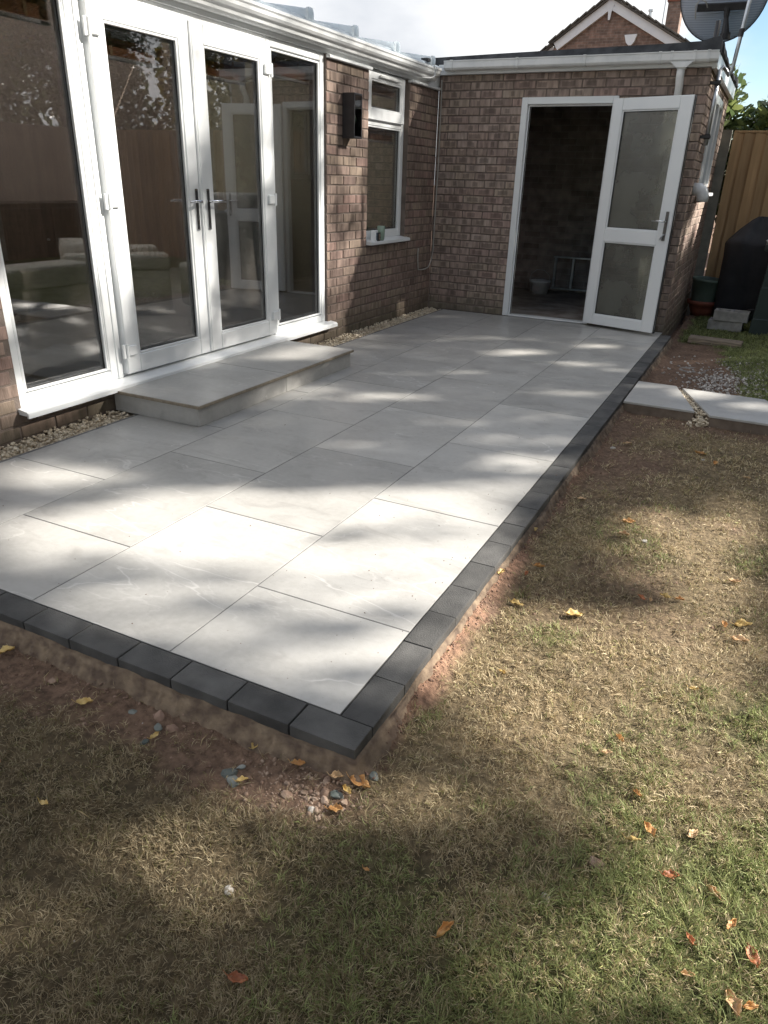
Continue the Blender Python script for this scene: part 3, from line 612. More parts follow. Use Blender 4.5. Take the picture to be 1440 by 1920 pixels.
fixed_window(1.190, 1.782, 0.232, 2.142, 'side_window'); fixed_window(3.588, 4.242, 0.232, 2.142, 'side_window')
# sashes
def lever(parent, y, z, sgn, xf, key=True):
    bm = B(); box(bm, xf + 0.0003, xf + 0.007, y - 0.014, y + 0.014, z - 0.175, z + 0.075, 0.006, seg=2); bp_ = obj('handle_plate', bm, chrome, parent)
    bm = B(); box(bm, xf + 0.0073, xf + 0.0085, y - 0.0085, y + 0.0085, z - 0.165, z + 0.066, 0.003); obj('plate_inlay', bm, gasket, parent)
    bm = B(); tube(bm, [(xf + 0.006, y, z), (xf + 0.045, y, z), (xf + 0.055, y + sgn * 0.012, z), (xf + 0.056, y + sgn * 0.06, z + 0.002), (xf + 0.054, y + sgn * 0.115, z - 0.001)], [0.011, 0.010, 0.0095, 0.008, 0.007], 12)
    lathe(bm, [(0.0085, 0), (0.0085, 0.004)], (0, 0, 0), 12) if False else None
    obj('handle', bm, chrome, parent, smooth=True)
    if key:
        bm = B(); tube(bm, [(xf + 0.008, y, z - 0.115), (xf + 0.013, y, z - 0.115)], 0.007, 12); box(bm, xf + 0.008, xf + 0.0125, y - 0.004, y + 0.004, z - 0.14, z - 0.115, 0.001); obj('lock_cylinder', bm, chrome, parent)
def hinge(parent, y, z, sgn, xf, h=0.085):
    bm = B(); tube(bm, [(xf + 0.012, y, z - h / 2), (xf + 0.012, y, z + h / 2)], 0.009, 10)
    box(bm, xf - 0.002, xf + 0.018, y + sgn * 0.008, y + sgn * 0.075, z - h * 0.36, z + h * 0.36, 0.004) if sgn > 0 else box(bm, xf - 0.002, xf + 0.018, y - 0.075, y - 0.008, z - h * 0.36, z + h * 0.36, 0.004)
    if sgn > 0: box(bm, xf - 0.004, xf + 0.010, y - 0.03, y - 0.010, z - h / 2, z + h / 2, 0.003)
    else: box(bm, xf - 0.004, xf + 0.010, y + 0.010, y + 0.03, z - h / 2, z + h / 2, 0.003)
    obj('hinge', bm, upvc, parent)
def sash(nm, y0, y1, z0, z1, st, br, tr, xf, hinge_side=0, handle=None):
    bm = members([(y0, y0 + st, z0, z1), (y1 - st, y1, z0, z1)], xf - 0.06, xf, 0.006); box(bm, xf - 0.06, xf - 0.0006, y0 + st, y1 - st, z0, z0 + br, 0.004); box(bm, xf - 0.06, xf - 0.0006, y0 + st, y1 - st, z1 - tr, z1, 0.004)
    s = obj(nm, bm, upvc, house); a, b_, c_, d_ = y0 + st, y1 - st, z0 + br, z1 - tr
    bead(s, a, b_, c_, d_, xf); pane(s, a + 0.016, b_ - 0.016, c_ + 0.016, d_ - 0.016, xf)
    return s, (a, b_, c_, d_)
SX = HX + 0.004
s1, g1 = sash('french_door', 1.905, 2.706, 0.186, 2.162, 0.112, 0.108, 0.112, SX); blind(s1, g1[0] + 0.01, g1[1] - 0.01, g1[3] - 0.03)
s2, g2 = sash('french_door', 2.716, 3.526, 0.186, 2.162, 0.112, 0.108, 0.112, SX); blind(s2, g2[0] + 0.01, g2[1] - 0.01, g2[3] - 0.03)
lever(s1, 2.654, 1.165, -1, SX); lever(s2, 2.770, 1.165, 1, SX)
for z in (0.33, 1.17, 2.0): hinge(s1, 1.905, z, 1, SX)
for z in (0.33, 1.17, 2.0): hinge(s2, 3.530, z, -1, SX)
bm = B(); box(bm, SX - 0.05, SX + 0.012, 2.7065, 2.7155, 0.19, 2.158, 0.003); box(bm, SX - 0.002, SX + 0.011, 2.690, 2.706, 0.19, 2.158, 0.004); obj('door_overlap_strip', bm, upvc, house)
# sill
def sill(y0, y1, zt, xo, nm='window_sill'):
    bm = B(); prism(bm, [(HX - 0.09, zt), (HX - 0.022, zt), (xo - 0.012, zt - 0.012), (xo, zt - 0.02), (xo, zt - 0.046), (xo - 0.012, zt - 0.046), (xo - 0.012, zt - 0.034), (HX - 0.09, zt - 0.034)], 'y', y0, y1); return obj(nm, bm, upvc, house)
sill(1.11, 4.37, 0.167, HX + 0.07)
# tall narrow window
WX = HX - 0.05
bm = members([(5.035, 5.10, 0.81, 2.205), (5.805, 5.865, 0.81, 2.205)], WX - 0.06, WX); 
for z0, z1 in ((0.81, 0.868), (1.772, 1.845), (2.15, 2.205)): box(bm, WX - 0.06, WX - 0.001, 5.10, 5.805, z0, z1, 0.004)
win = obj('tall_window', bm, upvc, house)
bead(win, 5.10, 5.805, 0.868, 1.772, WX); pane(win, 5.116, 5.789, 0.884, 1.756, WX); blind(win, 5.11, 5.795, 1.74, 3, WX - 0.08)
s3, g3 = sash('top_vent_sash', 5.050, 5.815, 1.815, 2.195, 0.075, 0.085, 0.065, WX + 0.025)
blind(win, 5.11, 5.795, 2.11, 2, WX - 0.08)
bm = B(); box(bm, WX + 0.026, WX + 0.045, 5.26, 5.66, 2.150, 2.168, 0.003); obj('vent_cover', bm, upvc_old, house)
bm = B(); prism(bm, [(WX - 0.05, 0.808), (WX, 0.808), (HX + 0.045, 0.792), (HX + 0.05, 0.785), (HX + 0.05, 0.765), (WX - 0.05, 0.765)], 'y', 5.032, 5.90); wsill = obj('window_sill', bm, upvc, house)
# ring beam over the wall, cover trims, ogee gutter
bm = B(); box(bm, HX - 0.16, HX - 0.004, 0.2, 6.60, 2.206, 2.33); obj('eaves_board', bm, upvc, house)
bm = B(); box(bm, HX - 0.02, HX + 0.03, 4.315, 5.04, 2.178, 2.200, 0.003); box(bm, HX - 0.02, HX + 0.03, 5.86, 6.58, 2.178, 2.200, 0.003); box(bm, HX - 0.02, HX + 0.03, 0.2, 1.13, 2.178, 2.2, 0.003); obj('cover_trim', bm, upvc, house)
og = [(0.0, 0.0), (0.045, 0.0), (0.062, 0.012), (0.070, 0.030), (0.088, 0.042), (0.100, 0.058), (0.104, 0.078), (0.112, 0.088), (0.112, 0.104), (0.104, 0.108), (0.098, 0.100), (0.094, 0.080), (0.075, 0.055), (0.058, 0.030), (0.04, 0.012), (0.008, 0.012), (0.006, 0.10), (0.0, 0.10)]
bm = B(); prism(bm, [(HX - 0.002 + a, 2.235 + b_) for a, b_ in og], 'y', 0.2, 6.22); gut = obj('roof_gutter', bm, upvc, house)
bm = B(); prism(bm, [(HX + 0.002 + a * 1.06, 2.232 + b_ * 1.05) for a, b_ in og[:10]] + [(HX + 0.002, 2.34)], 'y', 6.223, 6.34); tube(bm, [(HX + 0.12, 6.15, 2.36), (HX + 0.125, 6.16, 2.26), (HX + 0.11, 6.08, 2.235), (HX + 0.06, 6.0, 2.232)], 0.006, 8); obj('gutter_union', bm, upvc_old, house)
# glazed roof
slope = math.tan(R(9)); rf = B(); x1 = HX + 0.07; x0 = HX - 3.97
yb = [0.6, 1.25, 1.93, 2.60, 3.26, 3.92, 4.60, 5.36, 6.16]
prism(rf, [(x1, 2.345), (x1, 2.37), (x0, 2.37 + (x1 - x0) * slope), (x0, 2.345 + (x1 - x0) * slope)], 'y', -0.2, 6.58)
roof = obj('glazed_roof', rf, poly, house)
for y in yb:
    bm = B(); h = 0.05
    prism(bm, [(x1 + 0.012, 2.3705), (x1 + 0.012, 2.3705 + h), (x0, 2.3705 + h + (x1 - x0) * slope), (x0, 2.3705 + (x1 - x0) * slope)], 'y', y - 0.03, y + 0.03)
    obj('glazing_bar', bm, poly, roof)
    bm = B(); prism(bm, [(y - 0.042, 2.352), (y - 0.042, 2.40), (y - 0.025, 2.428), (y + 0.025, 2.428), (y + 0.042, 2.40), (y + 0.042, 2.352)], 'x', x1 + 0.013, x1 + 0.035); obj('bar_end_cap', bm, poly, roof)
bm = B(); box(bm, x1 - 0.05, x1 + 0.02, 6.05, 6.12, 2.372, 2.40); obj('roof_bracket', bm, darkmetal, roof)

# interior of the extension
bm = B(); box(bm, -6.4, HX - 0.165, 0.0, 4.42, 0.02, 0.165); box(bm, -6.4, HX - 0.165, 4.42, 6.6, 0.02, 0.165); obj('room_floor', bm, floor_in, house)
bm = B(); box(bm, -6.55, -6.4, -0.2, 6.75, 0, 2.97); prism(bm, [(-6.4, 0), (HX - 0.17, 0), (HX - 0.17, 2.37), (-6.4, 2.975)], 'y', -0.2, 0.0); prism(bm, [(-6.4, 0), (HX - 0.17, 0), (HX - 0.17, 2.37), (-6.4, 2.975)], 'y', 6.6, 6.75); obj('room_wall', bm, wall_dark, house)
bm = B(); box(bm, -4.1, HX - 0.165, 4.42, 4.50, 0.166, 2.3); box(bm, -4.6, HX - 0.165, 6.50, 6.595, 0.166, 2.3); obj('partition_wall', bm, wall_beige, house)


# ------------------------------------------------------------------ garage
GY = 6.575
garage = thing('garage', 'flat roofed brick outbuilding with open white door beside the patio', 'garage', (0, 0, 0))
DX0, DX1, DZ = -1.700, -0.765, 2.105
bm = B()
for a in ((-2.60, DX0, -0.2, 2.33), (DX1, -0.006, -0.2, 2.33), (DX0, DX1, DZ, 2.33)): box(bm, a[0], a[1], GY + 0.006, GY + 0.12, a[2], a[3])
fw = obj('front_wall', bm, mortar, garage)
brick_wall(fw, brick_g, 'y', GY, (-2.59, 0.0), -0.05, 2.31, [(DX0, DX1, -1, DZ)], 300)
bm = B(); GE = 9.15; WY0, WY1, WZ0, WZ1 = 7.35, 8.35, 1.30, 2.20
for a in ((GY + 0.121, WY0, -0.2, 2.33), (WY1, GE, -0.2, 2.33), (WY0, WY1, -0.2, WZ0), (WY0, WY1, WZ1, 2.33)): box(bm, -0.12, -0.006, a[0], a[1], a[2], a[3])
sw = obj('side_wall', bm, mortar, garage)
brick_wall(sw, brick_g, 'x', 0.0, (GY + 0.002, GE), -0.15, 2.31, [(WY0, WY1, WZ0, WZ1)], 300)
# door frame
bm = B(); fy0, fy1 = GY - 0.012, GY + 0.065
for a in ((DX0, DX0 + 0.062, 0.004, DZ), (DX1 - 0.05, DX1, 0.004, DZ)): box(bm, a[0], a[1], fy0, fy1, a[2], a[3], 0.004)
box(bm, DX0 + 0.062, DX1 - 0.05, fy0, fy1 - 0.001, DZ - 0.062, DZ, 0.004)
box(bm, DX0 + 0.0625, DX0 + 0.078, fy0 + 0.03, fy1, 0.004, DZ - 0.0625, 0.002); box(bm, DX0 + 0.078, DX1 - 0.05, fy0 + 0.03, fy1, DZ - 0.078, DZ - 0.0625, 0.002)
gdf = obj('garage_door_frame', bm, upvc, garage)
bm = B(); box(bm, DX0 + 0.062, DX1 - 0.05, GY - 0.005, GY + 0.10, 0.001, 0.018, 0.003); obj('threshold', bm, upvc_old, garage)
bm = B(); box(bm, DX0 + 0.0785, DX0 + 0.084, fy0 + 0.032, fy0 + 0.042, 0.02, DZ - 0.08); obj('seal', bm, gasket, garage)
# open leaf: local x along the leaf from the hinge, -y towards the garden
H0 = Vector((-0.775, GY - 0.03, 0)); H1 = Vector((-0.052, 6.335, 0)); ang = math.atan2(H1.y - H0.y, H1.x - H0.x); LW = (H1 - H0).length
bm = B(); T = 0.062
z0, z1 = 0.03, 2.075
for a in ((0, 0.098), (LW - 0.118, LW)): box(bm, a[0], a[1], -T, 0, z0, z1, 0.005)
for a in ((z0, z0 + 0.095), (0.835, 0.955), (z1 - 0.10, z1)): box(bm, 0.098, LW - 0.118, -T + 0.0006, -0.0006, a[0], a[1], 0.004)
leaf_o = obj('garage_door', bm, upvc, garage); leaf_o.location = H0; leaf_o.rotation_euler = (0, 0, ang)
def lp(nm, bm, m, **k): return obj(nm, bm, m, leaf_o, **k)
for a, b_ in ((0.125, 0.835), (0.955, 1.975)):
    bm = B(); x0_, x1_ = 0.098, LW - 0.118; w = 0.012; cy = -T * 0.5
    for q in ((x0_, x0_ + w, a, b_), (x1_ - w, x1_, a, b_), (x0_ + w, x1_ - w, a, a + w), (x0_ + w, x1_ - w, b_ - w, b_)): box(bm, q[0], q[1], -T + 0.008, -T + 0.02, q[2], q[3], 0.003)
    lp('bead', bm, upvc)
    bm = B(); g = 0.005
    for q in ((x0_ + w, x0_ + w + g, a + w, b_ - w), (x1_ - w - g, x1_ - w, a + w, b_ - w), (x0_ + w + g, x1_ - w - g, a + w, a + w + g), (x0_ + w + g, x1_ - w - g, b_ - w - g, b_ - w)): box(bm, q[0], q[1], -T + 0.018, -T + 0.024, q[2], q[3])
    lp('gasket', bm, gasket)
    cx, cz = (x0_ + x1_) / 2, (a + b_) / 2; hw_, hh = (x1_ - x0_) / 2 - 0.004, (b_ - a) / 2 - 0.004
    bm = B(); box(bm, -hw_, hw_, -0.003, 0.003, -hh, hh); o = lp('pane', bm, obsc); o.location = (cx, -T + 0.030, cz)
bm = B(); box(bm, LW + 0.0005, LW + 0.006, -T + 0.012, -T + 0.022, z0, z1); box(bm, LW + 0.0005, LW + 0.004, -0.020, -0.010, z0, z1); lp('edge_seal', bm, gasket)
bm = B(); box(bm, LW + 0.0005, LW + 0.003, -T + 0.026, -T + 0.042, 0.2, 1.9); lp('lock_strip', bm, steel)
bm = B(); box(bm, LW + 0.0005, LW + 0.012, -T - 0.004, -0.02, z0 - 0.004, z0 + 0.012, 0.002); lp('rain_deflector', bm, gasket)
bm = B(); hx = LW - 0.052; zz = 1.05
box(bm, hx - 0.014, hx + 0.014, -T - 0.008, -T - 0.0004, zz - 0.17, zz + 0.085, 0.006, seg=2); lp('handle_plate', bm, mat('worn_bronze_plate', (0.10, 0.095, 0.09), (0.17, 0.16, 0.15), 0.4, 20, metal=0.6))
bm = B(); tube(bm, [(hx, -T - 0.006, zz), (hx, -T - 0.05, zz), (hx - 0.02, -T - 0.058, zz), (hx - 0.12, -T - 0.055, zz + 0.002)], [0.011, 0.009, 0.008, 0.007], 12); lp('handle', bm, chrome, smooth=True)
bm = B(); tube(bm, [(hx, -T - 0.007, zz - 0.115), (hx, -T - 0.02, zz - 0.115)], 0.008, 10); tube(bm, [(hx, -T - 0.02, zz - 0.115), (hx - 0.012, -T - 0.03, zz - 0.135), (hx - 0.025, -T - 0.028, zz - 0.165)], [0.004, 0.010, 0.004], 8); tube(bm, [(hx - 0.005, -T - 0.022, zz - 0.12), (hx - 0.012, -T - 0.024, zz - 0.17)], 0.004, 6); lp('key_bunch', bm, steel)
# soffit / fascia, gutter, brackets, downpipe
bm = B(); box(bm, -2.59, 0.045, GY - 0.060, GY - 0.001, 2.312, 2.335); box(bm, -2.59, 0.045, GY - 0.060, GY - 0.035, 2.3352, 2.40)
box(bm, 0.002, 0.020, GY - 0.034, 9.2, 2.30, 2.40); box(bm, 0.0205, 0.045, GY - 0.034, 9.2, 2.30, 2.42, 0.002); obj('fascia_board', bm, upvc, garage)
gp = [(0.0, 0.0), (0.05, -0.004), (0.075, 0.004), (0.088, 0.02), (0.090, 0.07), (0.096, 0.074), (0.096, 0.082), (0.084, 0.082), (0.08, 0.026), (0.07, 0.014), (0.05, 0.008), (0.008, 0.010), (0.006, 0.075), (0.0, 0.075)]
bm = B(); yg = GY - 0.0605; prism(bm, [(yg - a, 2.340 + b_) for a, b_ in gp], 'x', -2.50, 0.05); gg = obj('garage_gutter', bm, upvc_old, garage)
for x in (-2.42, -1.745, -1.10, -0.435, -0.335, -0.145, -0.03):
    bm = B(); prism(bm, [(yg - a * 1.05 - 0.001, 2.336 + b_ * 1.09) for a, b_ in gp[:7]] + [(yg - 0.0, 2.425)], 'x', x - 0.012, x + 0.012); obj('gutter_bracket', bm, upvc_old, garage)
bm = B(); box(bm, -0.285, -0.20, yg - 0.085, yg - 0.01, 2.290, 2.338, 0.008); prism(bm, [(-0.335, 2.344), (-0.145, 2.344), (-0.195, 2.30), (-0.285, 2.30)], 'y', yg - 0.097, yg - 0.0905); obj('gutter_outlet', bm, upvc_old, garage)
bm = B(); xc = -0.243
def sq(bm, pts, w=0.032):
    for (p, q) in zip(pts[:-1], pts[1:]):
        tube(bm, [p, q], w * 1.35, 4, True)
tube(bm, [(xc, yg - 0.048, 2.31), (xc, yg - 0.045, 2.23), (xc, GY - 0.045, 2.16), (xc, GY - 0.042, 0.03)], 0.034, 14); obj('downpipe', bm, upvc_old, garage, smooth=True)
# felt roof with raised verge
bm = B(); prism(bm, [(-2.74, 2.4005), (-2.74, 2.462), (-2.0, 2.476), (-1.2, 2.488), (-0.4, 2.497), (-0.12, 2.505), (-0.02, 2.530), (0.03, 2.540), (0.05, 2.50), (0.052, 2.4205), (0.0, 2.4005)], 'y', GY - 0.055, GY + 0.10)
prism(bm, [(-2.74, 2.336), (-2.74, 2.44), (-0.06, 2.47), (-0.06, 2.336)], 'y', GY + 0.11, 9.22)
NV = 26; vv = []
for i in range(NV + 1):
    y = GY + 0.101 + (9.28 - GY - 0.101) * i / NV; zt = 2.53 - 0.05 * math.sin(math.pi * i / NV) + 0.006 * math.sin(i * 1.9)
    vv.append([bm.verts.new(p) for p in ((-0.058, y, 2.40), (-0.058, y, zt - 0.03), (0.015, y, zt), (0.052, y, zt - 0.012), (0.062 + 0.004 * math.sin(i * 1.3), y, 2.435), (0.050, y, 2.425))])
for i in range(NV):
    for k in range(5): bm.faces.new((vv[i][k], vv[i + 1][k], vv[i + 1][k + 1], vv[i][k + 1]))
bm.faces.new(vv[0][::-1]); bm.faces.new(vv[-1])
obj('felt_roof', bm, felt, garage)
# side window, vent hood
bm = B()
for a in ((WY0, WY0 + 0.06, WZ0, WZ1), (WY1 - 0.06, WY1, WZ0, WZ1), (WY0 + 0.47, WY0 + 0.53, WZ0, WZ1)): box(bm, -0.05, 0.012, a[0], a[1], a[2], a[3], 0.004)
for a in ((WY0 + 0.06, WY0 + 0.47), (WY0 + 0.53, WY1 - 0.06)):
    for z in (WZ0, WZ1 - 0.06): box(bm, -0.05, 0.011, a[0], a[1], z, z + 0.06, 0.004)
gw = obj('side_window', bm, upvc, garage)
for a in ((WY0 + 0.06, WY0 + 0.47), (WY0 + 0.53, WY1 - 0.06)):
    bm = B(); box(bm, -0.022, -0.016, a[0], a[1], WZ0 + 0.06, WZ1 - 0.06); obj('pane', bm, glass, gw)
    bm = B(); w = 0.03
    for q in ((a[0], a[0] + w, WZ0 + 0.06, WZ1 - 0.06), (a[1] - w, a[1], WZ0 + 0.06, WZ1 - 0.06), (a[0] + w, a[1] - w, WZ0 + 0.06, WZ0 + 0.09), (a[0] + w, a[1] - w, WZ1 - 0.09, WZ1 - 0.06)): box(bm, -0.012, 0.022, q[0], q[1], q[2], q[3], 0.004)
    obj('sash_frame', bm, upvc, gw)
bm = B(); box(bm, -0.04, 0.085, WY0 - 0.05, WY1 + 0.05, WZ0 - 0.035, WZ0 - 0.001, 0.004); obj('side_window_sill', bm, upvc, garage)
bm = B(); tube(bm, [(0.0, 6.93, 1.33), (0.05, 6.93, 1.33), (0.085, 6.93, 1.31), (0.10, 6.93, 1.27), (0.10, 6.93, 1.22)], 0.058, 18); obj('vent_hood', bm, upvc, garage, smooth=True)
# inside
INNER = True
bm = B(); box(bm, -2.59, -0.12, GY + 0.125, 9.0, -0.08, 0.0); obj('garage_floor', bm, gfloor, garage)

# ------------------------------------------------------------------ things on and around the buildings
t = thing('wall_lantern', 'black box lantern with clear front pane on the brick pier beside the glazed doors', 'wall light', (HX + 0.002, 4.63, 1.80))
def P(nm, bm, m, par, **k): return obj(nm, bm, m, par, **k)
bm = B(); box(bm, 0, 0.012, -0.07, 0.07, -0.165, 0.165, 0.002)
for q in ((-0.07, -0.056), (0.056, 0.07)): box(bm, 0.012, 0.112, q[0], q[1], -0.165, 0.165, 0.002)
box(bm, 0.012, 0.112, -0.056, 0.056, 0.150, 0.165, 0.002); box(bm, 0.012, 0.112, -0.056, 0.056, -0.165, -0.150, 0.002); P('housing', bm, darkmetal, t)
bm = B(); box(bm, 0.106, 0.110, -0.056, 0.056, -0.15, 0.15); P('pane', bm, glass, t)
bm = B(); lathe(bm, [(0.012, 0), (0.014, 0.02), (0.028, 0.055), (0.030, 0.075), (0.022, 0.10), (0.006, 0.112)], (0.06, 0, -0.09), 16); P('bulb', bm, greenglass_m, t, smooth=True)
bm = B(); lathe(bm, [(0.018, 0), (0.018, 0.05)], (0.06, 0, -0.149), 14); P('bulb_holder', bm, darkmetal, t)

bm = B(); pts = [(-2.56, 6.545, 2.27), (-2.558, 6.55, 2.0), (-2.556, 6.555, 1.5), (-2.562, 6.555, 1.0), (-2.563, 6.55, 0.62)]
pts += [(-2.57, 6.53, 0.52), (-2.578, 6.48, 0.455), (-2.582, 6.40, 0.44), (-2.585, 6.30, 0.44), (-2.586, 6.22, 0.445), (-2.584, 6.20, 0.52), (-2.585, 6.19, 0.62), (-2.583, 6.195, 0.67)]
tag(obj('loose_cable', bm if tube(bm, pts, 0.0065, 8) is None else bm, cable_m, smooth=True), 'loose grey cable hanging down the corner where the two brick walls meet', 'cable')

# small things on the window ledge
zt = 0.795
t = thing('candle_jar', 'frosted green candle jar standing on the narrow window ledge', 'jar', (HX + 0.012, 5.30, zt))
bm = B(); lathe(bm, [(0.028, 0), (0.034, 0.012), (0.038, 0.06), (0.039, 0.13), (0.036, 0.13), (0.034, 0.05), (0.03, 0.02)], (0, 0, 0), 22); P('glass', bm, greenglass_m, t, smooth=True)
bm = B(); lathe(bm, [(0.031, 0.03), (0.032, 0.075)], (0, 0, 0), 18); P('wax', bm, render_w, t)
t = thing('small_box', 'small blue and white box at the left end of the window ledge', 'box', (HX + 0.01, 5.17, zt), 0.2)
bm = B(); box(bm, -0.025, 0.025, -0.035, 0.035, 0, 0.095, 0.002); P('carton', bm, render_w, t)
bm = B(); box(bm, 0.0255, 0.0265, -0.03, 0.03, 0.01, 0.075); P('printed_panel', bm, mat('blue_print', (0.05, 0.10, 0.16), (0.3, 0.36, 0.42), 0.5, 60), t)
t = thing('little_picture', 'little dark framed picture leaning in front of the green candle jar', 'picture', (HX + 0.035, 5.215, zt), 0.1)
bm = B(); box(bm, -0.006, 0.006, -0.03, 0.03, 0, 0.075, 0.002); P('frame', bm, darkmetal, t)
bm = B(); box(bm, 0.0065, 0.0075, -0.018, 0.018, 0.012, 0.062); P('print', bm, mat('skin_print', (0.08, 0.05, 0.04), (0.55, 0.42, 0.33), 0.5, 45), t)

# sofas and throw inside the extension
def sofa(loc, rz, label, w, dpt, hb, arm=0.62):
    t = thing('sofa', label, 'sofa', loc, rz, 'pale leather seats inside the glazed extension')
    bm = B(); box(bm, -w / 2 + 0.2, w / 2 - 0.2, -dpt / 2, dpt / 2 - 0.15, 0.08, 0.44, 0.05, seg=3); P('seat', bm, sofa_m, t, smooth=True)
    bm = B(); box(bm, -w / 2 + 0.19, w / 2 - 0.19, dpt / 2 - 0.26, dpt / 2, 0.10, hb, 0.08, seg=3); P('backrest', bm, sofa_m, t, smooth=True)
    for s in (-1, 1):
        a = s * (w / 2 - 0.12)
        bm = B(); box(bm, a - 0.12, a + 0.12, -dpt / 2 - 0.02, dpt / 2 - 0.03, 0.04, arm - 0.13, 0.03, seg=2); ar = P('armrest', bm, sofa_m, t, smooth=True)
        bm = B(); box(bm, a - 0.135, a + 0.135, -dpt / 2 - 0.03, dpt / 2 - 0.02, arm - 0.135, arm, 0.055, seg=4); P('arm_pad', bm, sofa_m, ar, smooth=True)
    bm = B(); a = -w / 2; box(bm, a - 0.010, a + 0.001, -0.13, 0.03, 0.36, 0.41, 0.004); lv_ = P('recliner_lever', bm, steel, t)
    bm = B(); box(bm, a - 0.012, a - 0.0102, -0.105, 0.005, 0.372, 0.398, 0.001); P('lever_recess', bm, darkmetal, lv_)
    return t
sofa((-3.62, 1.10, 0.166), R(-90), 'low cream leather sofa with recliner lever behind the leftmost glass pane', 1.75, 0.95, 0.66)
bpy.data.objects['sofa'].rotation_euler = (0, 0, R(-172))
bpy.data.objects['sofa'].location = (-4.05, 1.75, 0.166); bpy.data.objects['sofa'].rotation_euler = (0, 0, R(180))
sofa((-4.55, 3.75, 0.166), R(140), 'cream leather armchair seen deeper in the room through the left french door', 1.0, 0.85, 0.60, 0.52)
V = []; F = []; n_, m_ = 40, 30
for i in range(n_ + 1):
    for j in range(m_ + 1):
        u = i / n_; v = j / m_; x = -0.62 + 1.24 * u; y = -0.42 + 0.84 * v
        edge = max(0, abs(x) - 0.45) * 1.1 + max(0, abs(y) - 0.33) * 1.2
        z = 0.10 - edge * 0.5 + 0.020 * math.sin(x * 9 + 3 * y) * math.cos(y * 11 - x * 4) + 0.012 * math.sin(x * 23 + y * 17) + 0.008 * math.sin(y * 41 - x * 13)
        V.append((x, y, max(0.012, z)))
for i in range(n_):
    for j in range(m_): a = i * (m_ + 1) + j; F.append((a, a + m_ + 1, a + m_ + 2, a + 1))
th = arr('blanket', V, F, throw_m, None); md = th.modifiers.new('thickness', 'SOLIDIFY'); md.thickness = 0.008
th.location = (-3.30, 1.78, 0.20); th.rotation_euler = (0, 0, R(80)); tag(th, 'rumpled white blanket heaped on the floor before the low cream sofa', 'blanket')
t = thing('armchair', 'pale armchair under a hanging throw behind the right french door', 'armchair', (-3.52, 4.02, 0.166), R(70), 'pale leather seats inside the glazed extension')
bm = B(); box(bm, -0.26, 0.26, -0.3, 0.25, 0.08, 0.45, 0.06, seg=3); P('seat', bm, sofa_m, t, smooth=True)
bm = B(); box(bm, -0.25, 0.25, 0.2, 0.36, 0.12, 0.94, 0.08, seg=3); P('backrest', bm, sofa_m, t, smooth=True)
V = []; F = []; n_, m_ = 30, 30
for i in range(n_ + 1):
    for j in range(m_ + 1):
        u = i / n_; v = j / m_; x = -0.27 + 0.54 * u; s = v * 1.75
        if s < 0.85: y, z = 0.40 + 0.022 * math.sin(x * 30 + s * 3) + 0.10 * (0.85 - s), 0.14 + s
        elif s < 1.1: a = (s - 0.85) / 0.25 * math.pi; y, z = 0.28 + 0.12 * math.cos(a), 0.985 + 0.04 * math.sin(a)
        else: y, z = 0.16 - 0.25 * (s - 1.1) + 0.016 * math.sin(x * 26), 0.985 - (s - 1.1) * 1.0
        V.append((x * (1 + 0.35 * (0.85 - min(s, 0.85))), y, z))
for i in range(n_):
    for j in range(m_): a = i * (m_ + 1) + j; F.append((a, a + 1, a + m_ + 2, a + m_ + 1))
th = arr('throw', V, F, throw_m, None); md = th.modifiers.new('thickness', 'SOLIDIFY'); md.thickness = 0.008
th.location = (-3.52, 4.02, 0.172); th.rotation_euler = (0, 0, R(-110)); t.rotation_euler = (0, 0, R(-110)); tag(th, 'white throw hanging over the armchair back behind the right french door', 'throw')
t = thing('side_cabinet', 'dark wooden cabinet against the back wall behind the left french door', 'cabinet', (-6.15, 4.3, 0.166), R(90))
bm = B(); box(bm, -0.7, 0.7, -0.22, 0.22, 0.06, 0.85, 0.006); P('carcass', bm, mat('dark_stained_wood', (0.05, 0.03, 0.02), (0.09, 0.055, 0.035), 0.45, 4, stretch=(1, 8, 8)), t)
for x in (-0.34, 0.34):
    bm = B(); box(bm, x - 0.31, x + 0.31, -0.236, -0.222, 0.12, 0.80, 0.004); d_ = P('cabinet_door', bm, MATS['dark_stained_wood'], t)
    bm = B(); tube(bm, [(x * 0.2, -0.236, 0.5), (x * 0.2, -0.26, 0.5)], 0.012, 8); P('knob', bm, steel, d_)
bm = B(); box(bm, -0.7, 0.7, -0.5, 0.5, 0, 0.012, 0.004); o = obj('rug', bm, mat('grey_rug', (0.20, 0.19, 0.18), (0.28, 0.27, 0.25), 0.95, 30)); o.location = (-3.7, 2.6, 0.1665); tag(o, 'flat grey rug on the room floor inside the glazed doors', 'rug')

# garage contents
t = thing('ladder', 'aluminium ladder lying on its side against the garage back wall', 'ladder', (-1.2, 8.93, 0.01))
for z in (0.035, 0.44):
    bm = B(); box(bm, -0.58, 1.0, -0.03, 0.03, z - 0.012, z + 0.012, 0.003); P('rail', bm, steel, t)
for x in (-0.55, -0.31, -0.07, 0.17, 0.41, 0.65, 0.89):
    bm = B(); box(bm, x - 0.018, x + 0.018, -0.022, 0.022, 0.0475, 0.4275, 0.004); P('rung', bm, steel, t)
t = thing('bucket', 'white plastic bucket on the garage floor beside the ladder', 'bucket', (-1.86, 8.62, 0.001))
bm = B(); lathe(bm, [(0.115, 0), (0.135, 0.14), (0.143, 0.142), (0.143, 0.165), (0.133, 0.165), (0.112, 0.01)], n=28); P('body', bm, upvc_old, t, smooth=True)
bm = B(); box(bm, -0.05, 0.04, -0.129, -0.122, 0.03, 0.10); P('label_patch', bm, wall_in, t)
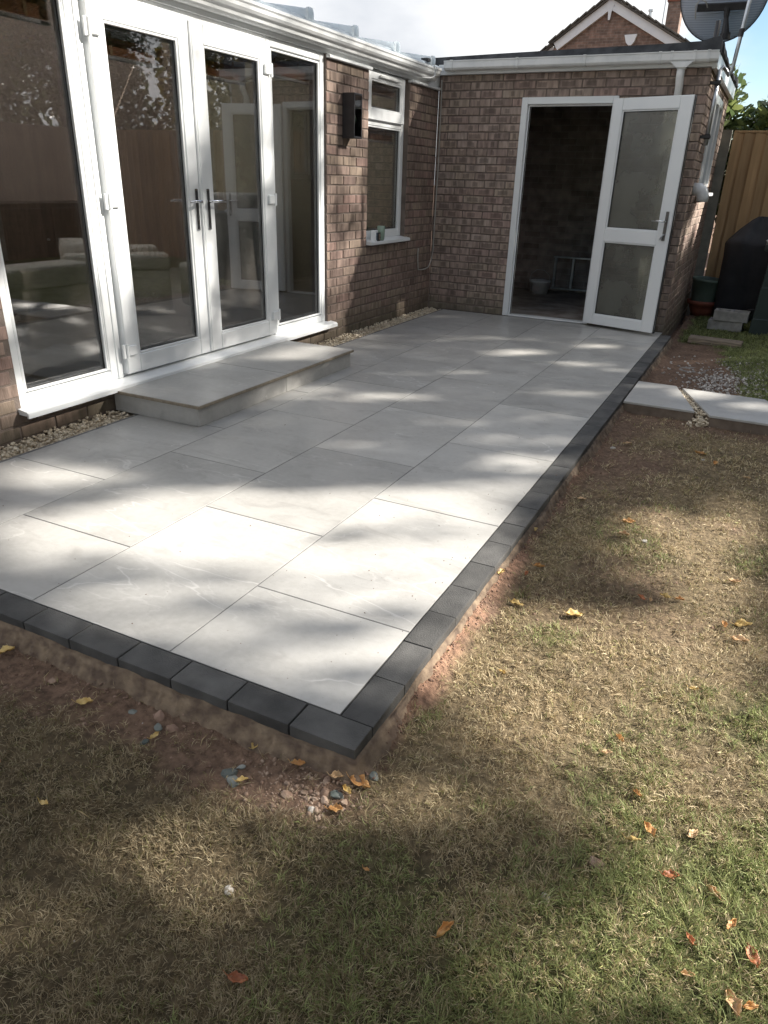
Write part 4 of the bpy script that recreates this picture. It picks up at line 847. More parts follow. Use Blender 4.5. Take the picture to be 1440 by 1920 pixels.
bm = B(); tube(bm, [(-0.143, 0, 0.15), (-0.12, -0.02, 0.24), (-0.05, -0.03, 0.30), (0.05, -0.03, 0.30), (0.12, -0.02, 0.24), (0.143, 0, 0.15)], 0.004, 6); P('handle', bm, steel, t)

# dish on its mast
t = thing('mast', 'galvanised cranked mast clamped to the garage side wall', 'mast', (0.06, 6.66, 1.70))
bm = B(); tube(bm, [(0, 0, 0), (0.0, 0.0, 0.60)], 0.019, 12); tube(bm, [(0.0, 0.0, 0.585), (0.02, 0.02, 0.625), (0.05, 0.05, 0.60), (0.075, 0.07, 0.565), (0.095, 0.09, 0.60), (0.10, 0.10, 0.70), (0.115, 0.10, 0.95), (0.15, 0.10, 1.6)], 0.017, 12); P('pole', bm, steel, t, smooth=True)
for z in (0.07, 0.50):
    bm = B(); box(bm, -0.059, 0.03, -0.03, 0.03, z - 0.012, z + 0.012, 0.003); tube(bm, [(0, 0, z - 0.02), (0, 0, z + 0.02)], 0.026, 10); P('clamp', bm, darkmetal, t)
bm = B(); tube(bm, [(0.108, 0.10, 0.86), (0.112, 0.10, 0.92)], 0.023, 12); P('collar', bm, darkmetal, t)
def dishmesh():
    bm = B(); n, m_ = 40, 10; rings = [[bm.verts.new((0, 0, 0))]]
    for i in range(1, m_ + 1):
        r = i / m_; rings.append([bm.verts.new((0.375 * r * math.cos(a), 0.40 * r * math.sin(a), 0.085 * r * r)) for a in [2 * math.pi * k / n for k in range(n)]])
    for k in range(n): bm.faces.new((rings[0][0], rings[1][k], rings[1][(k + 1) % n]))
    for i in range(1, m_):
        for k in range(n): bm.faces.new((rings[i][k], rings[i + 1][k], rings[i + 1][(k + 1) % n], rings[i][(k + 1) % n]))
    return bm
dm = bpy.data.materials.new('perforated_dish'); dm.use_nodes = True; n = dm.node_tree.nodes; l = dm.node_tree.links.new
p = n['Principled BSDF']; p.inputs['Base Color'].default_value = (0.33, 0.36, 0.42, 1); p.inputs['Roughness'].default_value = 0.5; out = n['Material Output']
co = n.new('ShaderNodeTexCoord'); wv = n.new('ShaderNodeTexWave'); wv.inputs['Scale'].default_value = 16; wv.bands_direction = 'Y'; wv.inputs['Distortion'].default_value = 0.6; l(co.outputs['Object'], wv.inputs[0])
mr = n.new('ShaderNodeMapRange'); mr.inputs[1].default_value = 0.45; mr.inputs[2].default_value = 0.8; mr.inputs[3].default_value = 0.05; mr.inputs[4].default_value = 0.30; l(wv.outputs['Fac'], mr.inputs[0])
tr = n.new('ShaderNodeBsdfTransparent'); ms = n.new('ShaderNodeMixShader'); l(mr.outputs[0], ms.inputs[0]); l(p.outputs[0], ms.inputs[1]); l(tr.outputs[0], ms.inputs[2]); l(ms.outputs[0], out.inputs[0])
t = thing('satellite_dish', 'large blue grey perforated satellite dish on the garage roof corner', 'satellite dish', (-0.06, 7.05, 2.95))
nrm = (Vector((0.77, -1.35, 1.32)) - Vector((-0.06, 7.05, 2.95))).normalized() * -1; q = (nrm + Vector((0.05, 0, 0.12))).normalized().to_track_quat('Z', 'Y')
d = P('reflector', dishmesh(), dm, t, smooth=True); d.rotation_euler = q.to_euler(); md = d.modifiers.new('thickness', 'SOLIDIFY'); md.thickness = 0.003
bm = B(); tube(bm, [(0.375 * math.cos(a), 0.40 * math.sin(a), 0.085) for a in [2 * math.pi * k / 48 for k in range(49)]], 0.006, 6, False); rim = P('rim', bm, darkmetal, d)
bm = B(); box(bm, -0.21, 0.21, -0.132, -0.072, -0.05, -0.012, 0.004); b2 = P('back_bar', bm, darkmetal, d)
bm = B(); tube(bm, [(-0.05, -0.11, -0.03), (-0.055, -0.19, -0.05), (-0.07, -0.30, -0.07)], [0.03, 0.020, 0.035], 10); tube(bm, [(-0.07, -0.30, -0.07), (-0.075, -0.35, -0.08)], 0.045, 12); P('arm', bm, darkmetal, d)
bm = B(); tube(bm, [(0.12, -0.10, -0.05), (0.14, -0.05, -0.08), (0.19, -0.03, -0.09), (0.22, -0.08, -0.08), (0.21, -0.18, -0.05)], 0.006, 6); P('cable', bm, cable_m, d)
bm = B(); tube(bm, [(-0.045, 6.86, 2.70), (-0.04, 6.80, 2.53)], 0.022, 10); box(bm, -0.09, 0.01, 6.75, 6.85, 2.50, 2.535, 0.004); o = P('foot_bracket', bm, darkmetal, t); o.matrix_parent_inverse = Matrix.Translation(-Vector(t.location))

# ------------------------------------------------------------------ stepping path, soil patch, plank, blocks
path = thing('stepping_path', 'three pale grey porcelain stepping slabs laid from the patio edge', 'path', (0, 0, 0), kind='structure')
def quadslab(P4, zt, th):
    cx = sum(p[0] for p in P4) / 4; cy = sum(p[1] for p in P4) / 4
    bm = B(); prism(bm, [(p[0] - cx, p[1] - cy) for p in P4], 'z', -0.015, 0)
    bmesh.ops.bevel(bm, geom=list(bm.edges), offset=0.0015, segments=1, affect='EDGES'); o = obj('stepping_slab', bm, porc, path); o.location = (cx, cy, zt)
    bm = B(); s = 0.985; prism(bm, [((p[0] - cx) * s, (p[1] - cy) * s) for p in P4], 'z', -th, -0.0155); b_ = obj('mortar_bed', bm, haunch_d, o)
haunch_d = mat('damp_mortar_bed', (0.13, 0.10, 0.075), (0.20, 0.155, 0.12), 0.95, 14, bump=0.8)
quadslab([(0.112, 3.70), (0.570, 3.70), (0.385, 4.34), (0.112, 4.34)], -0.001, 0.10)
quadslab([(0.665, 3.66), (1.30, 3.66), (0.98, 4.30), (0.43, 4.31)], -0.003, 0.10)
quadslab([(1.36, 3.62), (2.05, 3.60), (1.75, 4.27), (1.035, 4.28)], -0.004, 0.10)
quadslab([(2.12, 3.58), (2.8, 3.57), (2.5, 4.22), (1.82, 4.25)], -0.006, 0.10)
n = 420; t_ = rng.uniform(0, 1, n); a_ = rng.uniform(0, 1, n)
g1x = 0.575 + (0.390 - 0.575) * t_ + a_ * (0.085 - 0.035 * t_); g1y = 3.68 + 0.65 * t_
g2x = 1.305 + (0.985 - 1.305) * t_ + a_ * (0.055); g2y = 3.64 + 0.65 * t_
P1 = np.stack([g1x, g1y, -0.03 + rng.uniform(-0.012, 0.010, n)], 1); P2 = np.stack([g2x, g2y, -0.03 + rng.uniform(-0.012, 0.012, n)], 1)
P3 = np.stack([rng.normal(0.60, 0.035, 60), rng.normal(3.66, 0.03, 60), rng.uniform(-0.09, -0.070, 60)], 1)
P1[:, 2] -= 0.030 * (P1[:, 1] < 3.74)
P4 = np.stack([rng.uniform(0.575, 0.665, 170), rng.uniform(3.63, 3.80, 170), rng.uniform(-0.085, -0.035, 170)], 1); P4[:, 2] += 0.1 * np.minimum(0, P4[:, 1] - 3.68); P3 = np.concatenate([P3, P4])
lumps('joint_gravel', np.concatenate([P1, P2, P3]), rng.uniform(0.006, 0.012, 2 * n + 230), gravel_m, path, kind='stuff')
# white and grey chippings on the bare soil behind the path
n = 1500; x = rng.normal(0.66, 0.20, n); y = rng.normal(5.0, 0.55, n)
k = (x > 0.15) & (x < 1.12) & (y > 4.38) & (y < 6.2) & (rng.random(n) < 0.25 + 0.75 * sstep(0.45, 0.75, x + 0.1 * np.sin(y * 3))); x, y = x[k], y[k]
x2 = rng.uniform(0.9, 1.4, 160); y2 = rng.normal(4.42, 0.05, 160); x = np.concatenate([x, x2]); y = np.concatenate([y, y2])
lumps('pale_chippings', np.stack([x, y, hgt(x, y) + 0.003], 1), rng.uniform(0.005, 0.013, len(x)), chip_m, kind='stuff', label='white and grey chippings scattered over bare soil')
bm = B(); lathe(bm, [(0.11, 0), (0.115, 0.006), (0.105, 0.010), (0.07, 0.008), (0.02, 0.008)], (0, 0, 0), 30)
o = obj('drain_cover', bm, mat('dusty_grey_cover', (0.16, 0.145, 0.13), (0.24, 0.22, 0.20), 0.9, 20)); o.location = (0.42, 5.35, -0.088); tag(o, 'round dusty grey cover half buried in the chippings', 'drain cover')
bm = B(); box(bm, -0.25, 0.25, -0.09, 0.09, 0, 0.055, 0.008, seg=2)
for v in bm.verts: v.co.z += 0.006 * math.sin(v.co.x * 23); v.co.y += 0.006 * math.sin(v.co.x * 31)
o = obj('timber_plank', bm, oldwood); o.location = (0.50, 6.72, -0.088); o.rotation_euler = (0, 0, R(-3)); tag(o, 'weathered grey timber plank lying on the grass before the concrete blocks', 'plank')
def block(loc, rz, label, lean=0):
    t = thing('concrete_block', label, 'concrete block', loc, rz, 'concrete blocks stacked on the grass')
    w, d_, h = 0.175, 0.10, 0.105; bm = B()
    for q in ((-w, w, -d_, -d_ + 0.03), (-w, w, d_ - 0.03, d_)): box(bm, q[0], q[1], q[2], q[3], 0, h, 0.003)
    for q in ((-w, -w + 0.035), (-0.02, 0.02), (w - 0.035, w)): box(bm, q[0], q[1], -d_ + 0.0302, d_ - 0.0302, 0, h, 0.003)
    P('shell', bm, concrete, t)
    bm = B()
    for q in ((-w + 0.036, -0.021), (0.021, w - 0.036)): box(bm, q[0], q[1], -d_ + 0.031, d_ - 0.031, 0.005, 0.03)
    P('core_floor', bm, concrete, t)
block((0.535, 7.66, -0.078), R(-4), 'lower concrete block half sunk in the grass beneath the other'); block((0.575, 7.64, 0.028), R(-2), 'upper hollow concrete block resting on the lower one')

# pots
t = thing('terracotta_bowl', 'wide terracotta bowl planter holding the green pot', 'plant pot', (0.215, 8.55, -0.085))
bm = B(); lathe(bm, [(0.11, 0), (0.145, 0.07), (0.17, 0.14), (0.19, 0.145), (0.195, 0.185), (0.185, 0.19), (0.16, 0.15), (0.12, 0.03)], n=30); P('bowl', bm, terra, t, smooth=True)
t = thing('green_pot', 'tall green plastic pot sitting in the terracotta bowl', 'plant pot', (0.20, 8.55, 0.03))
bm = B(); lathe(bm, [(0.125, 0), (0.135, 0.04), (0.175, 0.30), (0.185, 0.305), (0.185, 0.33), (0.172, 0.33), (0.165, 0.29), (0.12, 0.02)], n=30); o = P('pot', bm, potgreen, t, smooth=True); t.rotation_euler = (0.02, 0.06, 0)

# covered barbecue
t = thing('covered_barbecue', 'black fabric covered barbecue with a peaked top against the fence', 'barbecue', (0.66, 8.55, -0.08))
V = []; F = []
prof = [(0.0, 0.94, 0.94), (0.35, 0.96, 0.96), (0.70, 0.97, 0.97), (0.86, 1.0, 1.0), (0.885, 0.97, 0.95), (1.0, 0.66, 0.5), (1.10, 0.33, 0.2), (1.135, 0.16, 0.1), (1.14, 0.03, 0.03)]
n_ = 96
prof = [(za + (zb - za) * k / 4, sa + (sb - sa) * k / 4, ta + (tb_ - ta) * k / 4) for (za, sa, ta), (zb, sb, tb_) in zip(prof[:-1], prof[1:]) for k in range(4)] + [prof[-1]]
for z, sx, sy in prof:
    for k in range(n_):
        a = 2 * math.pi * k / n_; c_, s_ = math.cos(a), math.sin(a); e = 5 if z < 0.9 else 3
        rr = (abs(c_) ** e + abs(s_) ** e) ** (-1 / e); fold = 1 + 0.030 * math.sin(a * 7 + z * 3 + 0.8 * math.sin(a * 3)) * (1 - z * 0.4) + 0.016 * math.sin(a * 15 + z * 7)
        V.append((0.33 * sx * rr * c_ * fold, 0.27 * sy * rr * s_ * fold, z + 0.012 * math.sin(a * 5) * (z > 0.8)))
for i in range(len(prof) - 1):
    for k in range(n_): F.append((i * n_ + k, i * n_ + (k + 1) % n_, (i + 1) * n_ + (k + 1) % n_, (i + 1) * n_ + k))
o = arr('cover', V, F, cover_m, t); o.data.polygons.foreach_set('use_smooth', [True] * len(o.data.polygons)); md = o.modifiers.new('thickness', 'SOLIDIFY'); md.thickness = 0.004
for x in (0.10,):
    w = thing('x', '', '', (x, -0.31, 0.085)); w.name = 'wheel'; del w['label'], w['category']; w.parent = t
    bm = B(); tube(bm, [(0.075 * math.cos(a), 0, 0.075 * math.sin(a)) for a in [2 * math.pi * k / 28 for k in range(29)]], 0.011, 8, False); P('tyre', bm, darkmetal, w)
    bm = B(); tube(bm, [(0, -0.012, 0), (0, 0.03, 0)], 0.016, 12)
    for k in range(6):
        a = k * math.pi / 3; tube(bm, [(0.01 * math.cos(a), 0, 0.01 * math.sin(a)), (0.07 * math.cos(a), 0, 0.07 * math.sin(a))], 0.006, 6)
    P('spokes', bm, bin_m, w)
# composter
t = thing('garden_bin', 'dark green plastic garden bin at the right edge in front of the covered barbecue', 'bin', (1.12, 7.75, -0.09))
bm = B(); v0 = [(-0.34, -0.32), (0.34, -0.32), (0.34, 0.32), (-0.34, 0.32)]; levels = [(0, 1.0), (0.18, 0.985), (0.19, 0.97), (0.50, 0.94), (0.51, 0.925), (0.86, 0.885)]
rings = [[bm.verts.new((x * s, y * s, z)) for x, y in v0] for z, s in levels]
# photograph shows the sides leaning out towards the lid
rings2 = []
for i in range(len(rings) - 1):
    for k in range(4): bm.faces.new((rings[i][k], rings[i][(k + 1) % 4], rings[i + 1][(k + 1) % 4], rings[i + 1][k]))
bm.faces.new(rings[0][::-1]); bm.faces.new(rings[-1]); P('body', bm, bin_m, t)
bm = B(); box(bm, -0.37, 0.37, -0.37, 0.33, 0.862, 0.93, 0.02, seg=2); box(bm, -0.35, 0.35, -0.385, -0.3705, 0.87, 0.90, 0.004); P('lid', bm, bin_m, t)
t.scale = (1, 1, 1)
bm = B(); r_l = random.Random(5); bmesh.ops.create_icosphere(bm, subdivisions=3, radius=0.07)
for v in bm.verts: v.co *= 0.75 + 0.5 * r_l.random(); v.co.z *= 0.35
o = obj('plastic_bag', bm, cloth_w, smooth=False); o.location = (0.83, 7.5, 0.87); tag(o, 'crumpled white plastic bag on the green bin lid', 'bag')

# ------------------------------------------------------------------ fences
def fence(x0, y0, x1, y1, label, n_posts, top=2.0, pitch=0.122, inner=1, fm=None):
    fence_m = fm or MATS['golden_fence_timber']
    L_ = math.hypot(x1 - x0, y1 - y0); a = math.atan2(y1 - y0, x1 - x0)
    t = thing('timber_fence', label, 'fence', (x0, y0, -0.1), a)
    bm = B(); prism(bm, [(-0.062, -0.008), (0.068, 0.004), (0.068, -0.006), (-0.062, -0.046)], 'z', 0, top + 0.06); me = bpy.data.meshes.new('fence_board'); bm.to_mesh(me); bm.free(); me.materials.append(fence_m)
    k = 0; s = 0.16
    while s < L_ - 0.05:
        o = bpy.data.objects.new('fence_board', me); col.objects.link(o); o.parent = t; o.location = (s, 0, random.uniform(-0.004, 0.004)); s += pitch; k += 1
    bm = B(); box(bm, 0.10, L_, -0.035, 0.02, top + 0.062, top + 0.085, 0.002); P('capping_rail', bm, fence_m, t)
    bm = B()
    for z in (0.3, 1.0, 1.7): box(bm, 0.10, L_, 0.001, 0.045, z, z + 0.07)
    P('rear_rail', bm, fence_m, t)
    for i in range(n_posts):
        s = i * L_ / max(1, n_posts - 1) if n_posts > 1 else 0
        bm = B(); prism(bm, [(s - 0.055, -0.055), (s + 0.075, -0.055), (s + 0.075, 0.05), (s - 0.055, 0.05)], 'z', -0.1, top + 0.09); P('concrete_post', bm, cpost, t)
    return t
fence(0.025, 9.30, 5.0, 9.32, 'golden vertical board fence with a concrete post behind the covered barbecue', 3)
fence(5.05, 9.3, 5.05, -9.0, 'timber board fence along the far side of the lawn', 9, fm=mat('aged_fence_timber', (0.10, 0.075, 0.055), (0.17, 0.125, 0.09), 0.85, 6, stretch=(9, 9, 0.6), bump=0.3, rand=0.2))

# ------------------------------------------------------------------ neighbouring houses
nb = thing('neighbour_house', 'brick gabled neighbour house with white bargeboards and chimney beyond the garage', 'house', (0, 0, 0))
def nbrick(name, sc=1.0):
    m = bpy.data.materials.new(name); m.use_nodes = True; t = m.node_tree; n = t.nodes; l = t.links.new; p = n['Principled BSDF']; p.inputs['Roughness'].default_value = 0.95
    g = n.new('ShaderNodeNewGeometry'); s = n.new('ShaderNodeSeparateXYZ'); c = n.new('ShaderNodeCombineXYZ'); a = n.new('ShaderNodeMath'); l(g.outputs['Position'], s.inputs[0]); l(s.outputs[0], a.inputs[0]); l(s.outputs[1], a.inputs[1]); l(a.outputs[0], c.inputs[0]); l(s.outputs[2], c.inputs[1])
    b = n.new('ShaderNodeTexBrick'); b.inputs['Scale'].default_value = 1; b.inputs['Brick Width'].default_value = 0.225; b.inputs['Row Height'].default_value = 0.075; b.inputs['Mortar Size'].default_value = 0.007
    b.inputs['Color1'].default_value = (0.26, 0.165, 0.13, 1); b.inputs['Color2'].default_value = (0.16, 0.11, 0.09, 1); b.inputs['Mortar'].default_value = (0.24, 0.19, 0.16, 1); l(c.outputs[0], b.inputs[0])
    ns = n.new('ShaderNodeTexNoise'); ns.inputs['Scale'].default_value = 7; ns.inputs['Detail'].default_value = 6; l(g.outputs['Position'], ns.inputs[0])
    mr = n.new('ShaderNodeMapRange'); mr.inputs[1].default_value = 0.3; mr.inputs[2].default_value = 0.7; mr.inputs[3].default_value = 0.65; mr.inputs[4].default_value = 1.35; l(ns.outputs[0], mr.inputs[0])
    mu = n.new('ShaderNodeMix'); mu.data_type = 'RGBA'; mu.blend_type = 'MULTIPLY'; mu.inputs[0].default_value = 1; l(b.outputs[0], mu.inputs[6]); l(mr.outputs[0], mu.inputs[7]); l(mu.outputs[2], p.inputs['Base Color'])
    bp = n.new('ShaderNodeBump'); bp.inputs['Strength'].default_value = 0.6; bp.inputs['Distance'].default_value = 0.01; bp.invert = True; l(b.outputs['Fac'], bp.inputs['Height']); l(bp.outputs[0], p.inputs['Normal']); return m
nbm = nbrick('neighbour_brick'); ibm = nbrick('garage_inner_brick'); ibb = ibm.node_tree.nodes['Brick Texture'].inputs; ibb['Color1'].default_value = (0.40, 0.33, 0.30, 1); ibb['Color2'].default_value = (0.24, 0.19, 0.17, 1); ibb['Mortar'].default_value = (0.36, 0.32, 0.29, 1)
bm = B(); box(bm, -2.59, -0.12, 9.0, 9.14, -0.05, 2.33); box(bm, -2.64, -2.595, GY + 0.13, 9.14, -0.05, 2.33); obj('inner_wall', bm, ibm, garage)
NY = 26.0; ax_, az_ = -5.17, 6.50; SR, SL = 0.545, 0.66; xr, xl = -1.9, -6.9
bm = B(); prism(bm, [(xl, -0.1), (xr, -0.1), (xr, az_ - (xr - ax_) * SR), (ax_, az_), (xl, az_ - (ax_ - xl) * SL)], 'y', NY, NY + 8); obj('gable_wall', bm, nbm, nb)
bm = B(); prism(bm, [(-8.3, -0.1), (-6.905, -0.1), (-6.905, 5.40), (-8.3, 4.55)], 'y', NY + 0.5, NY + 8); obj('wing_wall', bm, nbm, nb)
def barge(pa, pb, y0, w=0.24, th=0.12):
    d = Vector((pb[0] - pa[0], pb[1] - pa[1])).normalized(); nn = Vector((d.y, -d.x)); nn = nn if nn.y < 0 else -nn
    bm = B(); prism(bm, [pa, pb, (pb[0] + nn.x * w, pb[1] + nn.y * w), (pa[0] + nn.x * w, pa[1] + nn.y * w)], 'y', y0 - th, y0 - 0.003); obj('bargeboard', bm, render_w, nb)
A = (ax_, az_ + 0.14); barge(A, (xr, A[1] - (xr - ax_) * SR), NY); barge(A, (xl + 0.05, A[1] - (ax_ - xl - 0.05) * SL), NY); barge((-7.0, 5.52), (-8.4, 4.62), NY + 0.5)
bm = B(); prism(bm, [(ax_ - 0.14, az_ + 0.05), (ax_, az_ + 0.145), (ax_ + 0.14, az_ + 0.05), (ax_ + 0.05, az_ - 0.22), (ax_ + 0.03, az_ - 0.42), (ax_ - 0.03, az_ - 0.42), (ax_ - 0.05, az_ - 0.22)], 'y', NY - 0.128, NY - 0.10); obj('barge_finial', bm, render_w, nb)
def slope_roof(pa, pb, y0, y1):
    d = Vector((pb[0] - pa[0], pb[1] - pa[1])); L_ = d.length; d.normalize(); nn = Vector((-d.y, d.x)); nn = nn if nn.y > 0 else -nn
    bm = B(); prism(bm, [pa, pb, (pb[0] + nn.x * 0.05, pb[1] + nn.y * 0.05), (pa[0] + nn.x * 0.05, pa[1] + nn.y * 0.05)], 'y', y0, y1); r = obj('roof', bm, rooftile, nb)
    me = bpy.data.meshes.new('verge_tile'); b = B(); box(b, -0.15, 0.15, -0.2, 0.2, -0.02, 0.025, 0.004); b.to_mesh(me); b.free(); me.materials.append(rooftile)
    k = 0.1
    while k < L_:
        o = bpy.data.objects.new('verge_tile', me); col.objects.link(o); o.parent = r; c_ = Vector(pa) + d * k + nn * 0.085
        o.location = (c_.x, y0 + 0.15, c_.y); o.rotation_euler = (0, -math.atan2(d.y, d.x) + (0.10 if d.x > 0 else -0.10), 0); k += 0.27
A2 = (ax_, az_ + 0.15)
slope_roof(A2, (xr + 0.3, A2[1] - (xr + 0.3 - ax_) * SR), NY - 0.22, NY + 8); slope_roof(A2, (xl - 0.02, A2[1] - (ax_ - xl + 0.02) * SL), NY - 0.22, NY + 8); slope_roof((-6.95, 5.56), (-8.45, 4.60), NY + 0.3, NY + 8)
bm = B(); box(bm, -3.78, -3.35, NY + 2.0, NY + 2.5, 5.2, 6.92, 0.005); ch = obj('chimney', bm, nbm, nb)
bm = B(); lathe(bm, [(0.12, 0), (0.13, 0.05), (0.10, 0.08), (0.11, 0.35), (0.13, 0.37), (0.13, 0.42)], (-3.55, NY + 2.25, 6.92), 16); box(bm, -3.82, -3.31, NY + 1.96, NY + 2.54, 6.86, 6.918); obj('chimney_pot', bm, terra, ch)
bm = B(); tube(bm, [(-3.86, NY + 1.9, 5.6), (-3.86, NY + 1.9, 8.4)], 0.02, 6); tube(bm, [(-4.02, NY + 0.4, 6.0), (-4.02, NY + 0.4, 6.35)], 0.05, 8); lathe(bm, [(0.08, 0), (0.08, 0.05)], (-4.02, NY + 0.4, 6.33), 10); obj('aerial_mast', bm, steel, nb)
bm = B(); prism(bm, [(-4.62, 5.66), (-4.24, 5.67), (-4.30, 5.47), (-4.38, 5.38), (-4.47, 5.38), (-4.55, 5.46)], 'y', NY - 0.12, NY - 0.002); al = obj('alarm_box', bm, render_w, nb)
n2 = thing('opposite_house', 'neighbour house across the garden fence seen only in window reflections', 'house', (0, 0, 0))
bm = B(); box(bm, 22, 30, 2, 11, -0.1, 5.0); obj('wall', bm, nbm, n2)
bm = B(); prism(bm, [(21.6, 4.9), (26, 8.0), (30.4, 4.9), (30.4, 5.05), (26, 8.2), (21.6, 5.05)], 'y', 1.6, 11.4); obj('roof', bm, rooftile, n2)
bm = B()
for y in (3.2, 6, 8.8): box(bm, 21.93, 22.0 - 0.002, y - 0.6, y + 0.6, 3.1, 4.3, 0.01)
obj('window', bm, upvc, n2)

# ------------------------------------------------------------------ trees across the lawn: crowns thinned so sun reaches the mapped lit spots
LIT = [(-2.017,0.822,14.02,-8.25,31.97,1), (-1.636,0.365,12.92,3.06,26.25,0.9), (-1.411,0.23,41.55,-37.03,108.79,1), (-1.25,0.856,10.87,-7.78,12.23,1), (-1.022,0.507,10.13,-10.96,17.7,1), (-0.721,1.192,18.84,-15.41,20.59,0.9), (-0.547,0.738,3.94,-3.2,8.01,1), (-0.093,0.566,6.22,-2.98,9.43,1), (-0.272,1.457,12.38,-2.78,12.54,0.9), (-0.187,0.936,8.45,-4.25,12.45,1), (-0.619,0.371,30.58,-50.13,92.84,1), (-0.787,0.096,7.33,4.88,189.56,0.95), (-0.379,0.281,36.89,-55.65,107.76,0.9), (-0.306,0.104,7.53,-0.48,94.75,0.55), (-0.034,0.163,36.87,-15.8,58.22,0.5), (-0.012,1.299,40.35,6.08,16.82,1), (-0.899,0.359,231.21,-370.48,612.81,-0.8), (-0.646,0.257,162.94,-266.01,497.97,-0.8), (-1.224,0.287,312.92,-525.39,955.38,-0.6), (-0.205,0.359,97.18,-134,266.09,-0.6), (-0.049,0.553,307.82,-482.33,899.18,-0.5), (-0.397,1.068,110.11,-175.55,313.87,-0.2), (-0.796,0.89,2.53,-2.56,5.73,0.8), (-0.122,0.995,6.64,0.05,5.02,0.9), (1.146,0.302,13.78,-1.62,2.8,0.97), (1.086,-0.223,117.25,-32.22,65.97,0.9), (-0.434,0.556,371.79,-628.02,1137.14,-0.5), (-0.089,2.175,19.19,-12.48,26.81,0.75), (-0.253,2.512,29.54,-34.99,61.89,0.6), (-0.085,1.806,35.83,-26.13,55.89,0.7), (-0.589,1.437,41.47,-35.98,79.41,0.5), (-0.974,4.796,34.34,-25.23,45.52,0.9), (-0.383,4.65,50.53,-51.15,83.23,0.6), (-0.304,3.663,27.55,-27.69,47.58,0.5), (-0.118,4.61,74.87,-53.39,93.07,0.5), (-1.343,2.893,28.85,-29.77,55.19,0.7), (-0.917,2.006,36.36,-35.66,71.83,0.5), (-0.642,2.674,58.2,-80.64,136,0.5), (-0.218,3.063,48.77,-53.63,93.29,0.5), (-1.577,2.097,51.95,-59.44,113.18,0.35), (-1.21,3.793,54.22,-62.75,104.39,0.45), (-0.386,5.51,59.29,-51.74,83.09,0.6), (-1.507,5.169,47.84,-43.52,72.42,0.4), (-2.376,3.139,29.79,-4.05,6.66,0.8), (-1.816,2.706,42.79,-3.34,13.08,0.7), (-1.939,2.327,55.75,-5.64,69.65,0.6), (0.441,0.783,9.83,-5.94,13.7,1), (0.379,0.448,25.35,-12.45,33.52,0.9), (0.783,0.938,9.68,-5.98,12.16,1), (0.871,1.818,11.7,-2.71,5.92,1), (0.634,1.98,53.24,-31.39,29.6,0.75), (1.028,2.224,55.86,-2.08,5.81,0.8), (0.989,1.502,39.75,-8.5,17.51,0.9), (0.695,0.458,15.18,-10.83,23.01,1), (0.967,0.644,19.36,-4.1,9.48,1), (0.965,0.271,24.23,-6.54,15.04,0.95), (0.989,-0.05,32.27,-6.8,16.89,0.97), (0.851,-0.215,52.13,-25.4,60.33,0.75), (0.845,-0.353,78.81,-115.2,226.15,0.5), (1.059,-0.24,191.33,-80.02,164.14,0.6), (0.67,0.222,98.77,-119.25,234.63,0.8), (0.11,0.789,56.87,17.04,26.35,1), (0.159,0.269,143.55,20.98,54.39,0.8), (0.355,0.19,163.61,-115.33,281.72,0.5), (0.271,0.326,122.07,-126.47,268.41,-0.6), (0.596,0.226,78.11,-204.29,847.58,-0.3), (0.407,-0.023,80.77,-72.32,164.82,0.85), (0.074,-0.212,81.26,-113.37,418.83,1), (0.221,-0.181,125.37,-56.52,200.34,0.9), (-0.081,-0.325,282.82,-314.57,751.92,0.8), (-0.123,-0.446,112.27,-132.69,316.19,0.75), (0.052,-0.457,72.84,-31.14,139.02,0.65), (0.168,-0.381,270.38,-145.76,507.02,0.6), (-0.246,-0.486,335.47,-334.19,915.14,0.5), (-0.19,-0.716,287.13,-355.52,634.43,0.95), (-0.217,-0.795,464.87,-326.02,1313.44,0.7), (0.244,-0.275,191.05,-254.36,533.81,0.4), (0.642,-0.22,231.17,-303.98,612.25,0.45), (0.601,-0.312,384.27,-254.11,640.25,0.35), (0.613,-0.078,70.37,-84.81,172.33,-0.5), (0.562,4.215,25.95,-14.67,25.49,0.7), (0.919,4.049,43.33,-28.09,46.25,0.7), (0.235,4.174,49.58,-29.24,52.79,0.4), (-5.22,0.147,13.49,0.73,4.97,1), (-5.395,0.665,79.67,5.82,2.21,0.95), (-4.766,0.506,10.57,-12.18,18.99,1), (-4.056,0.972,13.53,-16.18,24.4,0.95), (-2.889,1.264,68.55,-2.99,3.85,0.9), (-4.851,1.137,11.13,-14.33,26.52,0.6), (-3.687,1.943,10.48,-12.18,21.09,0.5), (-5.408,1.533,84.16,3.84,6.33,0.7), (-5.276,2.432,12.87,-10.44,17.96,0.6), (-3.548,3.533,11.57,-13.93,21.49,0.8), (-2.796,3.683,161.06,-15.73,5.32,0.7), (-4.545,3.251,7.13,-2.98,4.9,0.35), (-3.521,3.919,11.62,-5.27,6.96,0.35), (-5.49,1.973,241.46,-10.19,1.93,0.8), (-5.62,3.122,169.66,-3.23,1.79,0.7), (-3.557,0.533,55.51,-60.99,117.16,0.8), (-2.861,0.842,78.38,-48.1,67.74,0.5), (-2.583,1.482,233.04,-20.33,9.69,0.4), (-2.747,2.719,399.92,-31.26,7.58,0.8), (-3.028,1.569,56.77,-74.18,133.76,0.4), (-4.722,2.054,23.66,-34.92,58.66,0.5), (-1.08,7.408,4.05,-0.32,0.93,1), (-0.535,7.119,6.2,-0.86,1.54,1), (-1.451,7.298,8.21,-1.32,1.93,0.9), (-0.089,7.325,24.94,-4.63,1.85,0.8), (-2.715,5.041,8.14,0,1.07,0.3)]
